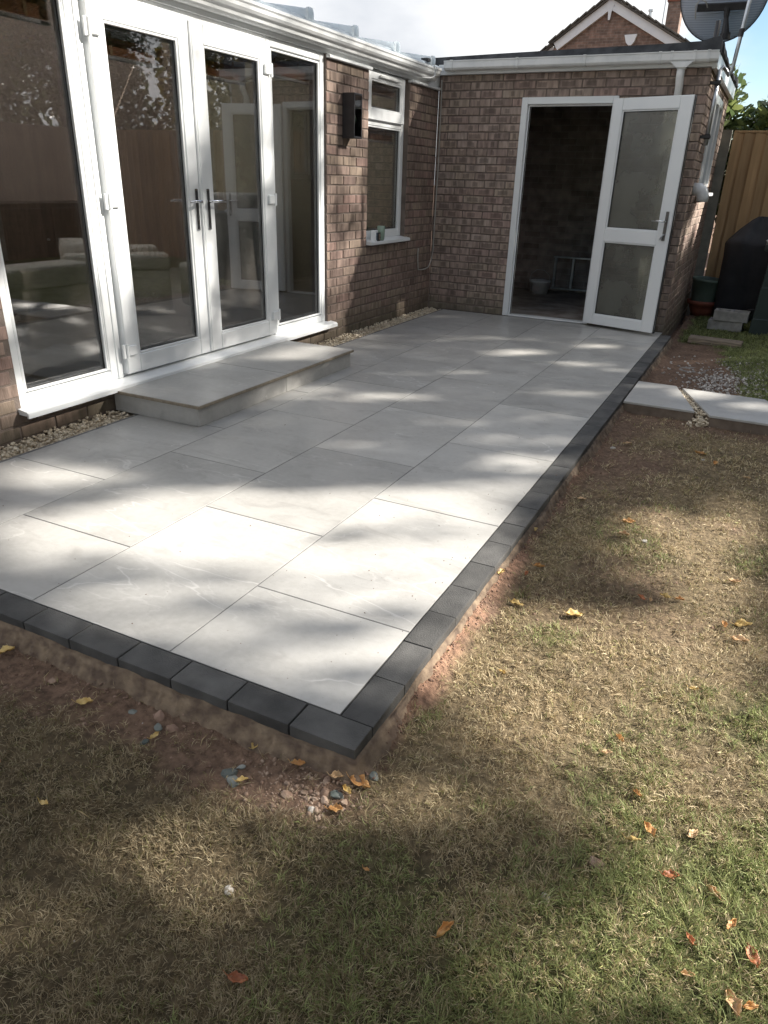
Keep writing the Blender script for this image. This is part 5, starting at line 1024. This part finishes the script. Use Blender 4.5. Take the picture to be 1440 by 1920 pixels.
def dilate(e, r=0.04):
    C_ = np.linalg.inv(np.array([[e[2], e[3]], [e[3], e[4]]])) + np.eye(2) * (r * r if e[5] > 0 else 0); I_ = np.linalg.inv(C_); return (e[0], e[1], I_[0, 0], I_[0, 1], I_[1, 1], e[5])
LIT = [dilate(e) for e in LIT]
def lit(x, y):
    a = np.zeros_like(x); b = np.zeros_like(x)
    for cx, cy, m1, m2, m3, s in LIT:
        dx = x - cx; dy = y - cy; q = np.sqrt(np.maximum(0, m1 * dx * dx + 2 * m2 * dx * dy + m3 * dy * dy)); v = abs(s) * (1 - sstep(0.7, 1.3, q))
        if s > 0: a = np.maximum(a, v)
        else: b = np.maximum(b, v)
    return np.clip(np.minimum(a * 1.25, 1) - b, 0, 1)
TREES = [
    ('broadleaf_tree', 'added unseen tree whose crown dims the sky light over the near lawn', (-2.2, -4.6), [((-0.4, -3.5, 4.0), (4.0, 2.3, 1.5))], foliage2),  # added behind the camera to hold sky light off the front lawn
    ('broadleaf_tree', 'broad green tree over the far fence, nearest the patio', (6.4, 5.0), [((6.3, 3.2, 5.2), (2.4, 2.5, 3.0)), ((5.4, 4.6, 4.0), (1.5, 1.5, 1.3))], foliage),
    ('broadleaf_tree', 'tall green tree over the far fence, level with the garage', (7.4, 6.9), [((7.4, 6.9, 6.3), (2.6, 2.5, 4.0)), ((5.8, 7.4, 4.0), (1.5, 1.5, 1.3))], foliage2),
    ('broadleaf_tree', 'rounded green tree beyond the garage end of the far fence', (7.6, 11.0), [((7.2, 10.8, 6.5), (2.7, 2.6, 4.2))], foliage),
    ('broadleaf_tree', 'large green tree rising behind the others across the fence', (10.6, 4.6), [((10.2, 4.8, 7.2), (2.7, 2.8, 3.6))], foliage2),
    ('broadleaf_tree', 'green tree over the far fence at the near end of the lawn', (7.8, 0.3), [((7.8, 0.5, 5.0), (2.5, 2.3, 2.6))], foliage2),
    ('broadleaf_tree', 'low spreading tree by the near corner of the far fence', (6.6, -2.6), [((6.4, -2.4, 3.8), (2.3, 2.2, 2.0))], foliage),
    ('broadleaf_tree', 'dense tree at the back behind the garage side', (10.4, 9.2), [((10.2, 9.2, 7.4), (2.8, 2.9, 3.8))], foliage),
    ]
def leafquads(Pc, size, aspect=0.55):
    n = len(Pc); d = rng.normal(size=(n, 3)); d /= np.linalg.norm(d, axis=1)[:, None]; u = rng.normal(size=(n, 3)); w = np.cross(d, u); w /= np.linalg.norm(w, axis=1)[:, None]
    nn = np.cross(d, w); L_ = size * rng.uniform(0.7, 1.3, n)[:, None]; d = d * L_ / 2; w = w * L_ * aspect / 2
    V = np.stack([Pc - d, Pc + w + nn * L_ * 0.06, Pc + d, Pc - w + nn * L_ * 0.06], 1).reshape(-1, 3); F = np.arange(4 * n).reshape(-1, 4); return V, F
NS = 900000
g = np.stack([rng.uniform(-11, 4.5, NS), rng.uniform(-6, 11, NS)], 1); h = rng.uniform(2.4, 11.5, NS)
PC = np.stack([g[:, 0] + SUN.x / SUN.z * h, g[:, 1] + SUN.y / SUN.z * h, h], 1)
lv = lit(g[:, 0], g[:, 1]); clump = 0.35 + 0.65 * sstep(0.38, 0.60, vnoise(g[:, 0] * 1.0, g[:, 1] * 1.0 + h * 0.15, 1.6, 1, 3))
vis = (g[:, 0] > -2.7) & (g[:, 0] < 2.2) & (g[:, 1] < 7) & (g[:, 1] > -1)
keep = rng.random(NS) < np.where(lv > 0.01, (1 - lv) ** 1.3, 1.0) * np.where(vis, 0.75 + 0.25 * clump, clump) * 0.8
PC = PC[keep]; used = np.zeros(len(PC), bool)
for nm, lab, tb, ells, fm in TREES:
    t = thing(nm, lab, 'tree', (tb[0], tb[1], -0.1), 0, 'trees across the far fence')
    ins = np.zeros(len(PC), bool)
    for c_, r_e in ells:
        q = (((PC - np.array(c_)) / np.array(r_e)) ** 2).sum(1); ins |= (q < 1 + 0.25 * (vnoise(PC[:, 0] * 2 + PC[:, 2], PC[:, 1] * 2 - PC[:, 2], 1, 2) - 0.5))
    sel = ins & ~used; used |= sel; C_ = PC[sel]
    C_ = C_[rng.permutation(len(C_))[:(14000 if tb[1] > 6 else 9000)]]
    C_ = np.repeat(C_, 3, 0) + rng.normal(0, 0.025, (len(C_) * 3, 3))
    if tb[1] < -4: d_ = rng.normal(size=(8000, 3)); d_ /= np.linalg.norm(d_, axis=1)[:, None]; C_ = np.repeat(np.array(ells[0][0]) + d_ * np.array(ells[0][1]) * (rng.uniform(0.1, 1, 8000) ** 0.4)[:, None], 3, 0) + rng.normal(0, .04, (24000, 3))
    # the side turned away from the lawn is filled too
    V, F = leafquads(C_, 0.092); V = V - np.array([tb[0], tb[1], -0.1])
    arr('crown', V, F, fm, t)
    bm = B(); cz = ells[0][0]; base = np.array([tb[0], tb[1], -0.1]); c3 = np.array([cz[0] - tb[0], cz[1] - tb[1], cz[2] + 0.1]); K = [SUN.x / SUN.z, SUN.y / SUN.z]
    def blocked(a, b_):
        pts_ = np.array([a + (b_ - a) * k / 11 for k in range(12)]) + base
        return lit(pts_[:, 0] - K[0] * pts_[:, 2], pts_[:, 1] - K[1] * pts_[:, 2])
    top = 1.0
    for f in np.linspace(0.1, 1.1, 21):
        if blocked(c3 * f * 0.99, c3 * f).max() > 0.35: break
        top = f
    top = max(top, 0.30) if cz[2] < 9 else top
    tube(bm, [(0, 0, 0), tuple(c3 * top * 0.35 + np.array([0.05, 0.02, 0])), tuple(c3 * top * 0.7), tuple(c3 * top)], [0.17, 0.14, 0.10, 0.05], 10)
    P('trunk', bm, bark, t, smooth=True)
    bm = B(); loc = C_ - base; made = 0
    for k in range(400):
        e = loc[int(rng.integers(len(loc)))]; s = c3 * top * (0.45 + 0.5 * rng.random())
        if blocked(s, e).max() > 0.3: continue
        mpt = (s + e) / 2 + rng.normal(0, 0.06, 3); tube(bm, [tuple(s), tuple(mpt), tuple(e)], [0.045, 0.028, 0.010], 6); made += 1
        if made > 15: break
    if made: P('limb', bm, bark, t)

for i, (x, y, hh, rr, lab) in enumerate(((15.2, 2.6, 9, 2.8, 'tall dark conifer furthest toward the near end of the row'), (15.4, 7.0, 9.5, 3.2, 'tallest dark conifer in the row beyond the far fence'), (14.8, 11.4, 9.2, 3.2, 'dark conifer between the two tallest ones of the row'), (12.8, 15.6, 10, 3.4, 'dark conifer behind the rounded tree beyond the garage end'), (8.2, 18.0, 10, 3.4, 'dark conifer at the corner where the row turns'), (4.8, 20.5, 8.5, 2.6, 'dark conifer at the far end of the row past the laurels'), (14.5, -2.0, 8.5, 2.8, 'dark conifer at the start of the row, lowest crown'))):
    t = thing('conifer_tree', lab, 'tree', (x, y, -0.1), 0, 'dark conifers behind the gardens')
    n = 15000; zz = rng.uniform(0.3, hh, n); rad = rr * (1 - zz / hh * 0.75) * np.sqrt(rng.uniform(0.25, 1, n)); a = rng.uniform(0, 6.283, n); rad = rad * (0.85 + 0.3 * vnoise(a * 2 + i * 9, zz, 1.3, 1, 2))
    V, F = leafquads(np.stack([rad * np.cos(a), rad * np.sin(a), zz], 1), 0.24, 0.6); arr('crown', V, F, foliage if i % 2 else foliage2, t)
    bm = B(); tube(bm, [(0, 0, 0), (0, 0, hh * 0.9)], [0.2, 0.04], 10); P('trunk', bm, bark, t)

# ------------------------------------------------------------------ laurel shrubs seen over the fence and the garage roof
def laurel_leaf():
    V = []; F = []
    xs = [(0, 0.01), (0.22, 0.19), (0.5, 0.27), (0.82, 0.20), (1, 0.0)]
    for x, w in xs: V += [(x, -w, 0.10 * abs(w) - 0.18 * x * x), (x, 0, -0.18 * x * x), (x, w, 0.10 * abs(w) - 0.18 * x * x)]
    for i in range(4):
        a = i * 3; F += [(a, a + 3, a + 4, a + 1), (a + 1, a + 4, a + 5, a + 2)]
    return np.array(V, float), F
LV, LF = laurel_leaf()
lme = bpy.data.meshes.new('leaf'); lme.from_pydata(LV.tolist(), [], LF); lme.materials.append(laurel); lme.polygons.foreach_set('use_smooth', [True] * len(LF))
def shrub(label, base, ell, nleaf, nobj, size=0.13):
    t = thing('laurel_shrub', label, 'shrub', (base[0], base[1], -0.1), 0)
    cs = np.array(ell[0]); rs = np.array(ell[1]); d = rng.normal(size=(nleaf, 3)); d /= np.linalg.norm(d, axis=1)[:, None]
    rad = rng.uniform(0.25, 1, nleaf) ** 0.4; lump = 0.78 + 0.42 * vnoise(d[:, 0] * 2 + 5, d[:, 1] * 2 + d[:, 2] * 3, 1.5, 1, 2)
    pc = cs + d * rs * (rad * lump)[:, None] - np.array([base[0], base[1], -0.1]); order = np.argsort(-(rad * lump) + 0.25 * (d[:, 1]) - 0.15 * d[:, 2]); pc = pc[order]; d = d[order]
    VV = []; FF = []; off = 0
    for i in range(nleaf):
        out_ = Vector(d[i]) * 0.7 + Vector(rng.normal(0, 0.45, 3)) + Vector((0, 0, 0.35)); q = out_.normalized().to_track_quat('X', 'Z'); s = size * float(rng.uniform(0.7, 1.25))
        q = q @ Vector((0, 0, 1)).rotation_difference(Vector((0, float(rng.normal(0, 0.6)), 1)).normalized())
        if i < nobj:
            o = bpy.data.objects.new('leaf', lme); col.objects.link(o); o.parent = t; o.location = pc[i]; o.rotation_mode = 'QUATERNION'; o.rotation_quaternion = q; o.scale = (s, s, s)
        else:
            m3 = np.array(q.to_matrix()); VV.append((LV * s) @ m3.T + pc[i]); FF += [tuple(k + off for k in f) for f in LF]; off += len(LV)
    me = bpy.data.meshes.new('foliage'); me.from_pydata(np.concatenate(VV).tolist(), [], FF); me.materials.append(laurel)
    o = bpy.data.objects.new('foliage', me); col.objects.link(o); o.parent = t; o['kind'] = 'stuff'
    bm = B(); cc_ = cs - np.array([base[0], base[1], -0.1])
    for k in range(9):
        e = pc[int(rng.integers(len(pc)))]; tube(bm, [(rng.normal(0, .05), rng.normal(0, .05), 0), tuple((np.array([0, 0, 0.3]) + e) / 2 + rng.normal(0, .06, 3)), tuple(e)], [0.028, 0.018, 0.006], 6)
    P('stems', bm, bark, t); return t
shrub('glossy laurel shrub showing over the board fence at the right edge', (1.0, 10.4), ((0.95, 10.35, 1.50), (1.0, 0.75, 1.15)), 7000, 290, 0.125)
shrub('pale leaved shrub tips showing above the garage felt roof', (-0.5, 10.2), ((-0.62, 10.2, 1.85), (0.95, 0.55, 1.10)), 4200, 280, 0.115)
shrub('tall laurel further back beyond the fence, darker than the one in front', (2.6, 11.6), ((2.4, 11.4, 1.6), (1.3, 0.9, 1.5)), 3000, 10, 0.13)

# ------------------------------------------------------------------ grass
def sample_ground(n, x0, x1, y0, y1, pw, dens):
    out = []; tot = 0
    while tot < n:
        x = rng.uniform(x0, x1, 200000); y = rng.uniform(y0, y1, 200000); d = np.sqrt((x - 0.77) ** 2 + (y + 1.36) ** 2 + 1.9)
        k = (rng.random(200000) < (1.55 / d) ** pw * dens(x, y)) & ~((x < 0.112) & (y > -0.112)); out.append(np.stack([x[k], y[k]], 1)); tot += k.sum()
    return np.concatenate(out)[:n]
def blades(name, XY, length, width, e1, e2, cfun, curl=1.2, tuft=7, spread=0.007, **props):
    nt_ = len(XY); XY = np.repeat(XY, tuft, 0) + rng.normal(0, spread, (nt_ * tuft, 2)) * np.repeat(np.clip(np.sqrt((XY[:, 0] - 0.77) ** 2 + (XY[:, 1] + 1.36) ** 2) / 2, 0.8, 2.5), tuft)[:, None]
    XY = XY[~((XY[:, 0] < 0.110) & (XY[:, 1] > -0.110))]; n = len(XY); x, y = XY[:, 0], XY[:, 1]; d = np.sqrt((x - 0.77) ** 2 + (y + 1.36) ** 2 + 1.9)
    z = hgt(x, y) - 0.002; hl = 0.6 + 0.9 * vnoise(x, y, 11, 2, 2); L_ = length * rng.uniform(0.5, 1.35, n) * hl; w = width * rng.uniform(0.7, 1.4, n) * np.clip(d / 1.7, 1, 3.4)
    a1 = vnoise(x, y, 23, 1, 2) * 12.5 + rng.normal(0, 1.1, n); a2 = a1 + rng.normal(0, curl, n); E1 = np.radians(rng.normal(e1[0], e1[1], n)); E2 = np.radians(rng.normal(e2[0], e2[1], n))
    p0 = np.stack([x, y, z], 1); d1 = np.stack([np.cos(E1) * np.cos(a1), np.cos(E1) * np.sin(a1), np.abs(np.sin(E1))], 1); d2 = np.stack([np.cos(E2) * np.cos(a2), np.cos(E2) * np.sin(a2), np.sin(E2)], 1)
    p1 = p0 + d1 * (L_ * 0.5)[:, None]; p2 = p1 + d2 * (L_ * 0.5)[:, None]; p2[:, 2] = np.maximum(p2[:, 2], z + 0.001)
    r = rng.normal(0, 0.5, n); s1 = np.stack([-np.sin(a1), np.cos(a1), r], 1) * (w / 2)[:, None]
    V = np.stack([p0, p1 + s1, p2, p1 - s1], 1).reshape(-1, 3); F = np.arange(4 * n).reshape(-1, 4)
    C = np.repeat(cfun(x, y, n), 4, 0)
    return arr(name, V, F, blade_m, None, C, 4, **props)
def dry(x, y, n):
    t = rng.random(n)[:, None]; a = np.array([0.30, 0.22, 0.12]); b_ = np.array([0.72, 0.61, 0.40]); c_ = a + (b_ - a) * t ** 1.3
    gm = masks(x, y)[1][:, None]; olive = np.array([0.26, 0.25, 0.10]); k = (rng.random(n)[:, None] < 0.10 + 0.35 * gm); return np.where(k, olive * (0.7 + 0.8 * t), c_) * (0.75 + 0.5 * vnoise(x, y, 5, 1, 2)[:, None]) * (1 - 0.30 * ((1 - sstep(-0.4, 0.0, y)) * (1 - sstep(0.2, 0.8, x)))[:, None])  # last factor paints the near left lawn's shade into the blades
def green(x, y, n):
    t = rng.random(n)[:, None]; a = np.array([0.15, 0.185, 0.06]); b_ = np.array([0.40, 0.43, 0.19]); return (a + (b_ - a) * t)
def dd(x, y):
    s, g_ = masks(x, y); return (1 - 0.93 * s) * (0.55 + 0.45 * sstep(0.4, 0.6, vnoise(x, y, 6, 0, 2))) * np.where(y > 4.3, 0.25, 1)
def dg(x, y):
    s, g_ = masks(x, y); return (1 - s) * g_ * (0.5 + 0.5 * vnoise(x, y, 8, 3, 2))
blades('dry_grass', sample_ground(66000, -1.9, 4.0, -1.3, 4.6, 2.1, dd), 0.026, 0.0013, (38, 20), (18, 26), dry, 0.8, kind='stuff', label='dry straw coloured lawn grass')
blades('green_grass', sample_ground(30000, -1.9, 4.0, -1.3, 4.6, 2.1, dg), 0.031, 0.0015, (55, 16), (32, 22), green, 0.8, kind='stuff', label='green lawn grass')
blades('far_lawn_grass', sample_ground(14000, 0.11, 3.6, 4.3, 9.3, 0.6, dg), 0.034, 0.0011, (60, 14), (35, 20), green, 0.7, kind='stuff', label='short green grass behind the path')
ws = sample_ground(900, -1.9, 3.0, -1.3, 4.0, 2.0, lambda x, y: np.ones_like(x) * 0.7)
blades('straw_stalks', ws, 0.055, 0.0017, (10, 12), (3, 10), lambda x, y, n: np.array([0.42, 0.33, 0.18]) * rng.uniform(0.6, 1.2, n)[:, None], 0.35, 1, 0.001, kind='stuff', label='loose straw stalks on the lawn')

# ------------------------------------------------------------------ soil crumbs, rubble and stones
def crumbs(name, n, x0, x1, y0, y1, dens, s0, s1, m, **k):
    x = rng.uniform(x0, x1, n); y = rng.uniform(y0, y1, n); q = (rng.random(n) < dens(x, y)) & ~((x < 0.108) & (y > -0.108)); x, y = x[q], y[q]
    return lumps(name, np.stack([x, y, hgt(x, y)], 1), s0 * (s1 / s0) ** (rng.random(len(x)) ** 2.5), m, **k)
crumbs('soil_crumbs', 15000, -1.8, 1.0, -0.5, 4.4, lambda x, y: masks(x, y)[0] * np.where(y < 0, 1, 0.75), 0.0025, 0.010, rubble_m, kind='stuff', label='crumbs of reddish soil beside the patio edging')
crumbs('corner_rubble', 1500, -0.25, 0.17, -0.34, -0.11, lambda x, y: np.exp(-(((x - 0.03) / 0.12) ** 2 + ((y + 0.20) / 0.065) ** 2)), 0.0025, 0.0095, pinkstone_m, kind='stuff', label='loose stony rubble at the patio corner')
crumbs('white_grit', 800, -1.8, 3.0, -1.1, 4.3, lambda x, y: np.where(y < -0.1, 0.6, 0.25) * 0.8, 0.0015, 0.0045, chip_m, kind='stuff', label='white grit specks scattered through the lawn')
n = 2600; s_ = rng.uniform(0, 1, n); fr_ = s_ < 0.3; x = np.where(fr_, rng.uniform(-2.2, 0.12, n), 0.112 + rng.exponential(0.018, n)); y = np.where(fr_, -0.112 - rng.exponential(0.02, n), rng.uniform(-0.1, 5.0, n)); z = np.where(fr_, -0.095 + 0.02 * np.exp((y + 0.112) * 30), -0.085 + 0.025 * np.exp(-(x - 0.112) * 30)) + rng.uniform(-0.01, 0.006, n)
lumps('edge_crumbs', np.stack([x, y, np.maximum(z, hgt(x, y))], 1), 0.0015 * (4 ** rng.random(n) ** 1.5), rubble_m, kind='stuff', label='crumbled mortar and soil lying against the edging blocks')
def stone(name, x, y, s, m, label, flat=0.6, rz=None, el=1.3):
    bm = B(); r = random.Random(int(x * 977 + y * 3331)); bmesh.ops.create_icosphere(bm, subdivisions=1, radius=1)
    for v in bm.verts: v.co *= r.uniform(0.72, 1.18)
    bmesh.ops.bevel(bm, geom=list(bm.edges), offset=0.10, segments=1, affect='EDGES')
    ox, oy = r.uniform(0, 50), r.uniform(0, 50)
    for v in bm.verts:
        k = 0.78 + 0.5 * float(vnoise(v.co.x + ox, v.co.y + v.co.z * 1.7 + oy, 1.3, 1, 2)); v.co *= k
        v.co.x *= s * el; v.co.y *= s; v.co.z *= s * flat
    o = obj(name, bm, m, smooth=False); o.location = (x, y, float(hgt(x, y)) + s * flat * 0.12); o.rotation_euler = (r.uniform(-.2, .2), r.uniform(-.2, .2), r.uniform(0, 6.28) if rz is None else rz)
    tag(o, label, 'stone', 'loose stones by the patio corner' if y < 0 else None)
pale_stone = mat('pale_stone', (0.34, 0.31, 0.27), (0.50, 0.47, 0.43), 0.85, 25)
ST = [
 (-0.200, -0.232, 0.020, stone_m, 'flat grey green stone, the larger upper one of the pair left of the corner'),
 (-0.172, -0.252, 0.018, stone_m, 'flat grey stone, the lower one of the pair left of the corner'),
 (-0.185, -0.200, 0.012, stone_m, 'small pale green pebble just above the grey green pair'),
 (-0.480, -0.195, 0.014, stone_m, 'grey stone nearest the small yellow leaf in the soil trench'),
 (-0.500, -0.165, 0.019, rubble_m, 'dull brown stone highest in the soil trench cluster'),
 (-0.440, -0.180, 0.016, rubble_m, 'brown stone to the right of the trench cluster'),
 (-0.470, -0.255, 0.012, stone_m, 'blue grey pebble below the small yellow leaf in the trench'),
 (-0.590, -0.180, 0.013, stone_m, 'dark slate pebble beside the long yellow leaf'),
 (-0.900, -0.190, 0.016, pinkstone_m, 'pale pinkish stone in the left part of the soil trench'),
 (0.142, -0.075, 0.017, stone_m, 'upright pale grey stone leaning by the outer patio corner'),
 (0.098, -0.122, 0.015, pinkstone_m, 'rounded pink brown stone touching the patio corner foot'),
 (0.090, -0.178, 0.016, stone_m, 'dark blue grey stone among the corner rubble'),
 (0.062, -0.186, 0.015, pinkstone_m, 'reddish angular stone left of the dark one in the rubble'),
 (0.072, -0.205, 0.012, pinkstone_m, 'light pink stone at the lower rim of the corner rubble'),
 (-0.020, -0.235, 0.014, pinkstone_m, 'creamy stone at the left rim of the corner rubble'),
 (0.048, -0.150, 0.012, pinkstone_m, 'brown stone at the top of the corner rubble heap'),
 (0.060, -0.245, 0.011, pale_stone, 'white pebble at the foot of the corner rubble heap'),
 (0.015, -0.205, 0.010, pinkstone_m, 'tan pebble in the middle of the corner rubble'),
 (0.118, -0.185, 0.010, pinkstone_m, 'orange brown pebble right of the dark stone in the rubble'),
 (0.720, -0.075, 0.020, pinkstone_m, 'pale mauve stone lying in the grass on the right'),
 (0.635, -0.215, 0.012, pale_stone, 'white pebble in the grass near the bottom right'),
 (0.465, -0.665, 0.011, pale_stone, 'small white stone in the dark grass at the bottom'),
 (0.020, -0.520, 0.012, pale_stone, 'pale grey stone in the shaded grass, bottom left of centre'),
 (0.195, 2.930, 0.020, pale_stone, 'pale stone beside the patio edging near the path'),
 (0.560, 1.690, 0.013, pale_stone, 'single white pebble on the brown lawn'),
 (0.700, 2.980, 0.013, pale_stone, 'pale pebble next to the tan leaf on the far brown lawn')]
for x, y, s, m, lab in ST: stone('stone', x, y, s, m, lab)

n = 420; x = np.concatenate([-rng.exponential(0.25, 220), rng.uniform(-2.3, 0.08, 200)]); y = np.concatenate([rng.uniform(0, 6, 220), rng.uniform(0.0, 6.4, 200)]); q = (x > -2.38); lumps('patio_grit', np.stack([x[q], y[q], np.full(q.sum(), 0.0008)], 1), 0.0008 * (3.2 ** rng.random(q.sum())), rubble_m, kind='stuff', label='specks of soil and grit dropped on the patio slabs')
# ------------------------------------------------------------------ fallen leaves, each its own thing
def leaf(x, y, L_, c, curl, rz, label, roll=0.0, lift=0.0):
    L_ = L_ * 0.80; curl = curl * 1.45
    V = []; F = []; r = random.Random(int(x * 5000 + y * 777)); nx, ny = 11, 8; tw = r.uniform(-0.7, 0.7); bend = r.uniform(0.3, 1.2); wr = r.uniform(0.30, 0.40)
    for i in range(nx + 1):
        u = i / nx; wdt = wr * L_ * (math.sin(math.pi * min(1, u * 0.95 + 0.04)) ** 0.8) * (1 - 0.25 * u) * (1 + 0.16 * math.sin(u * 17 + x * 50) + 0.10 * math.sin(u * 31 + y * 70))
        for j in range(ny + 1):
            v = (j / ny - 0.5) * 2; a = v * curl * 1.1; R0 = wdt / max(curl, 0.15)
            yy = R0 * math.sin(a * 0.9) * (1 + 0.06 * math.sin(u * 21 + v * 3)); zz = R0 * (1 - math.cos(a)) + 0.055 * L_ * math.sin(u * 9 + v * 4 + x * 90) + 0.03 * L_ * math.sin(u * 19 - v * 7 + y * 60) + (0.012 * L_ * (1 - abs(v)) * -1)
            xx = (u - 0.5) * L_; zz += bend * 0.35 * L_ * (u - 0.5) ** 2; t_w = tw * (u - 0.5); yy, zz = yy * math.cos(t_w) - zz * math.sin(t_w), yy * math.sin(t_w) + zz * math.cos(t_w)
            V.append((xx, yy, zz))
    for i in range(nx):
        for j in range(ny): a = i * (ny + 1) + j; F.append((a, a + ny + 1, a + ny + 2, a + 1))
    me = bpy.data.meshes.new('fallen_leaf'); me.from_pydata(V, [], F); me.polygons.foreach_set('use_smooth', [True] * len(F)); me.materials.append(fallen[c])
    o = bpy.data.objects.new('fallen_leaf', me); col.objects.link(o); md = o.modifiers.new('thickness', 'SOLIDIFY'); md.thickness = 0.0006
    zmin = min(v[2] for v in V); o.location = (x, y, float(hgt(x, y)) + 0.010 + lift - zmin * 0.6); o.rotation_euler = (roll + r.uniform(-.15, .15), r.uniform(-.2, .2), rz)
    bm = B(); tube(bm, [(-L_ * 0.5, 0, V[4][2]), (-L_ * 0.62, L_ * 0.02, V[4][2] + 0.004), (-L_ * 0.78, L_ * 0.07, V[4][2] + 0.012)], [0.0009, 0.0007, 0.0006], 5); P('leaf_stalk', bm, fallen[c], o)
    tag(o, label, 'leaf', 'fallen autumn leaves')
LEAVES = [
 (0.676, 3.054, .085, 'orange', .5, .3, 'orange leaf standing on the far brown lawn near the path'),
 (0.765, 2.906, .055, 'orange', .9, 1.4, 'small amber leaf just below the orange one on the far lawn'),
 (0.264, 3.011, .065, 'tan', .4, .4, 'pale tan leaf by the edging on the far brown lawn'),
 (0.466, 1.847, .075, 'orange', .6, .5, 'peach leaf alone in the middle of the brown lawn'),
 (0.214, 2.016, .055, 'tan', .4, .2, 'tan leaf nearest the edging on the mid lawn'),
 (0.935, 2.758, .055, 'tan', .5, .5, 'tan leaf on the far lawn at the right edge'),
 (0.470, 1.699, .060, 'tan', .9, .4, 'narrow faded leaf below the peach leaf on the brown lawn'),
 (0.117, 1.509, .045, 'yellow', .6, 1.0, 'greenish yellow leaf tucked in the soil by the edging'),
 (0.933, 1.492, .055, 'tan', .7, .3, 'tan leaf curled on the sunny grass at the right edge'),
 (0.217, 1.239, .060, 'orange', 1.6, .6, 'thin rolled orange leaf on the dark lawn by the edging'),
 (0.190, 1.149, .035, 'rust', 1.1, 1.5, 'tiny rust coloured leaf below the thin rolled orange one'),
 (0.222, 0.918, .062, 'yellow', .5, .1, 'yellow leaf left of the biggest cream leaf on the sunny lawn'),
 (0.426, 0.955, .080, 'yellow', .6, .7, 'biggest cream yellow cupped leaf on the sunny lawn'),
 (0.115, 1.047, .055, 'yellow', .7, 1.5, 'bright yellow leaf leaning on the orange soil of the edging'),
 (0.624, 1.174, .045, 'rust', 1.0, 2.5, 'rust leaf at the left end of the row on the sunny lawn'),
 (0.658, 1.180, .035, 'tan', .8, 1.6, 'small pale leaf second in the row on the sunny lawn'),
 (0.703, 1.227, .055, 'yellow', .8, 2.6, 'yellow leaf third in the row on the sunny lawn'),
 (0.755, 1.239, .045, 'orange', 1.0, .5, 'orange leaf at the right end of the row on the sunny lawn'),
 (0.915, 1.141, .045, 'orange', .9, 1.9, 'orange curled leaf left of the pale broken one at the right'),
 (0.977, 1.178, .075, 'yellow', .6, .4, 'pale yellow torn leaf beside the orange curled one at the right'),
 (0.970, 1.059, .070, 'tan', .6, .1, 'long tan leaf below the torn one on the right lawn'),
 (0.304, 0.493, .040, 'yellow', .8, 2.5, 'small yellow leaf in the grass right of the patio corner'),
 (0.854, 0.692, .035, 'yellow', .5, .2, 'small pale leaf alone in the sunny grass at the right'),
 (0.689, 0.374, .045, 'orange', .9, 2.3, 'crumpled orange leaf casting a shadow in the sunny grass'),
 (0.669, 0.300, .035, 'tan', .5, .3, 'flat beige leaf just below the crumpled orange one'),
 (0.766, 0.187, .035, 'orange', .8, 2.4, 'small amber leaf in the middle of the right hand grass'),
 (0.811, 0.080, .060, 'orange', .5, 2.2, 'broken orange leaf above the pale rolled cylinder leaf'),
 (0.781, 0.026, .045, 'yellow', 2.4, .4, 'pale tightly rolled leaf like a little cylinder'),
 (0.908, 0.116, .042, 'tan', .7, 1.1, 'tan folded leaf on green grass right of the broken orange one'),
 (0.874, -0.034, .045, 'rust', .6, .4, 'dark red leaf in the green grass at the right'),
 (0.963, -0.032, .050, 'tan', 1.6, 2.5, 'long folded straw coloured leaf on the green grass'),
 (1.004, -0.097, .038, 'orange', .9, 1.2, 'brown orange leaf standing in bright green grass'),
 (0.927, -0.176, .032, 'rust', 1.0, 2.2, 'thin red leaf in the green grass near the bottom right'),
 (1.042, -0.159, .065, 'rust', .5, 1.9, 'large veined copper leaf at the right edge'),
 (0.931, -0.257, .034, 'tan', 1.2, .2, 'small flat tan leaf near the bottom right'),
 (1.012, -0.278, .065, 'tan', .9, 2.0, 'long brown curled leaf at the bottom right corner'),
 (1.045, -0.266, .040, 'orange', 1.0, .6, 'folded brown leaf at the very bottom right corner'),
 (0.474, -0.391, .060, 'orange', 1.3, 1.2, 'upright curled orange leaf in the dark grass'),
 (0.159, -0.671, .050, 'rust', .6, .3, 'torn brown leaf near the bottom left of the lawn'),
 (0.261, -0.337, .018, 'orange', .5, .3, 'tiny orange fragment in the shaded grass'),
 (-0.725, -0.226, .060, 'yellow', .6, .5, 'long yellow leaf with a stalk in the soil trench'),
 (-0.459, -0.229, .040, 'yellow', .6, 1.5, 'small golden leaf among grey stones in the trench'),
 (-0.190, -0.130, .045, 'yellow', .6, 1.6, 'dull gold leaf standing against the edging blocks'),
 (-0.043, -0.145, .045, 'orange', .7, .6, 'shaded amber leaf in the soil near the patio corner'),
 (-1.131, -0.171, .070, 'yellow', .6, 1.0, 'golden leaf in the soil below the edging at the left edge'),
 (-0.735, -0.530, .075, 'tan', .5, .9, 'pinkish tan leaf at the left edge of the lawn'),
 (0.128, -0.122, .070, 'orange', .7, .1, 'bright orange leaf with long stalk beside the patio corner'),
 (0.070, -0.135, .050, 'tan', .8, .7, 'pale pink brown leaf standing left of the bright orange one'),
 (0.110, -0.160, .045, 'yellow', .8, 2.6, 'curled cream leaf lying on the corner rubble'),
 (0.113, -0.219, .045, 'orange', .5, .5, 'flat orange brown leaf below the corner rubble'),
 (-0.150, -0.245, .040, 'yellow', .7, .9, 'small golden leaf right of the grey green stones'),
 (-0.514, -0.546, .030, 'yellow', .5, .2, 'small dark yellow leaf in the shaded grass at the left')]
for a in LEAVES:
    x, y, L_, c, cu, rz, lab = a; leaf(x, y, L_, c, cu, rz, lab)
for o in scene.objects:
    if o.type == 'MESH' and o.name.startswith('pane'): pass
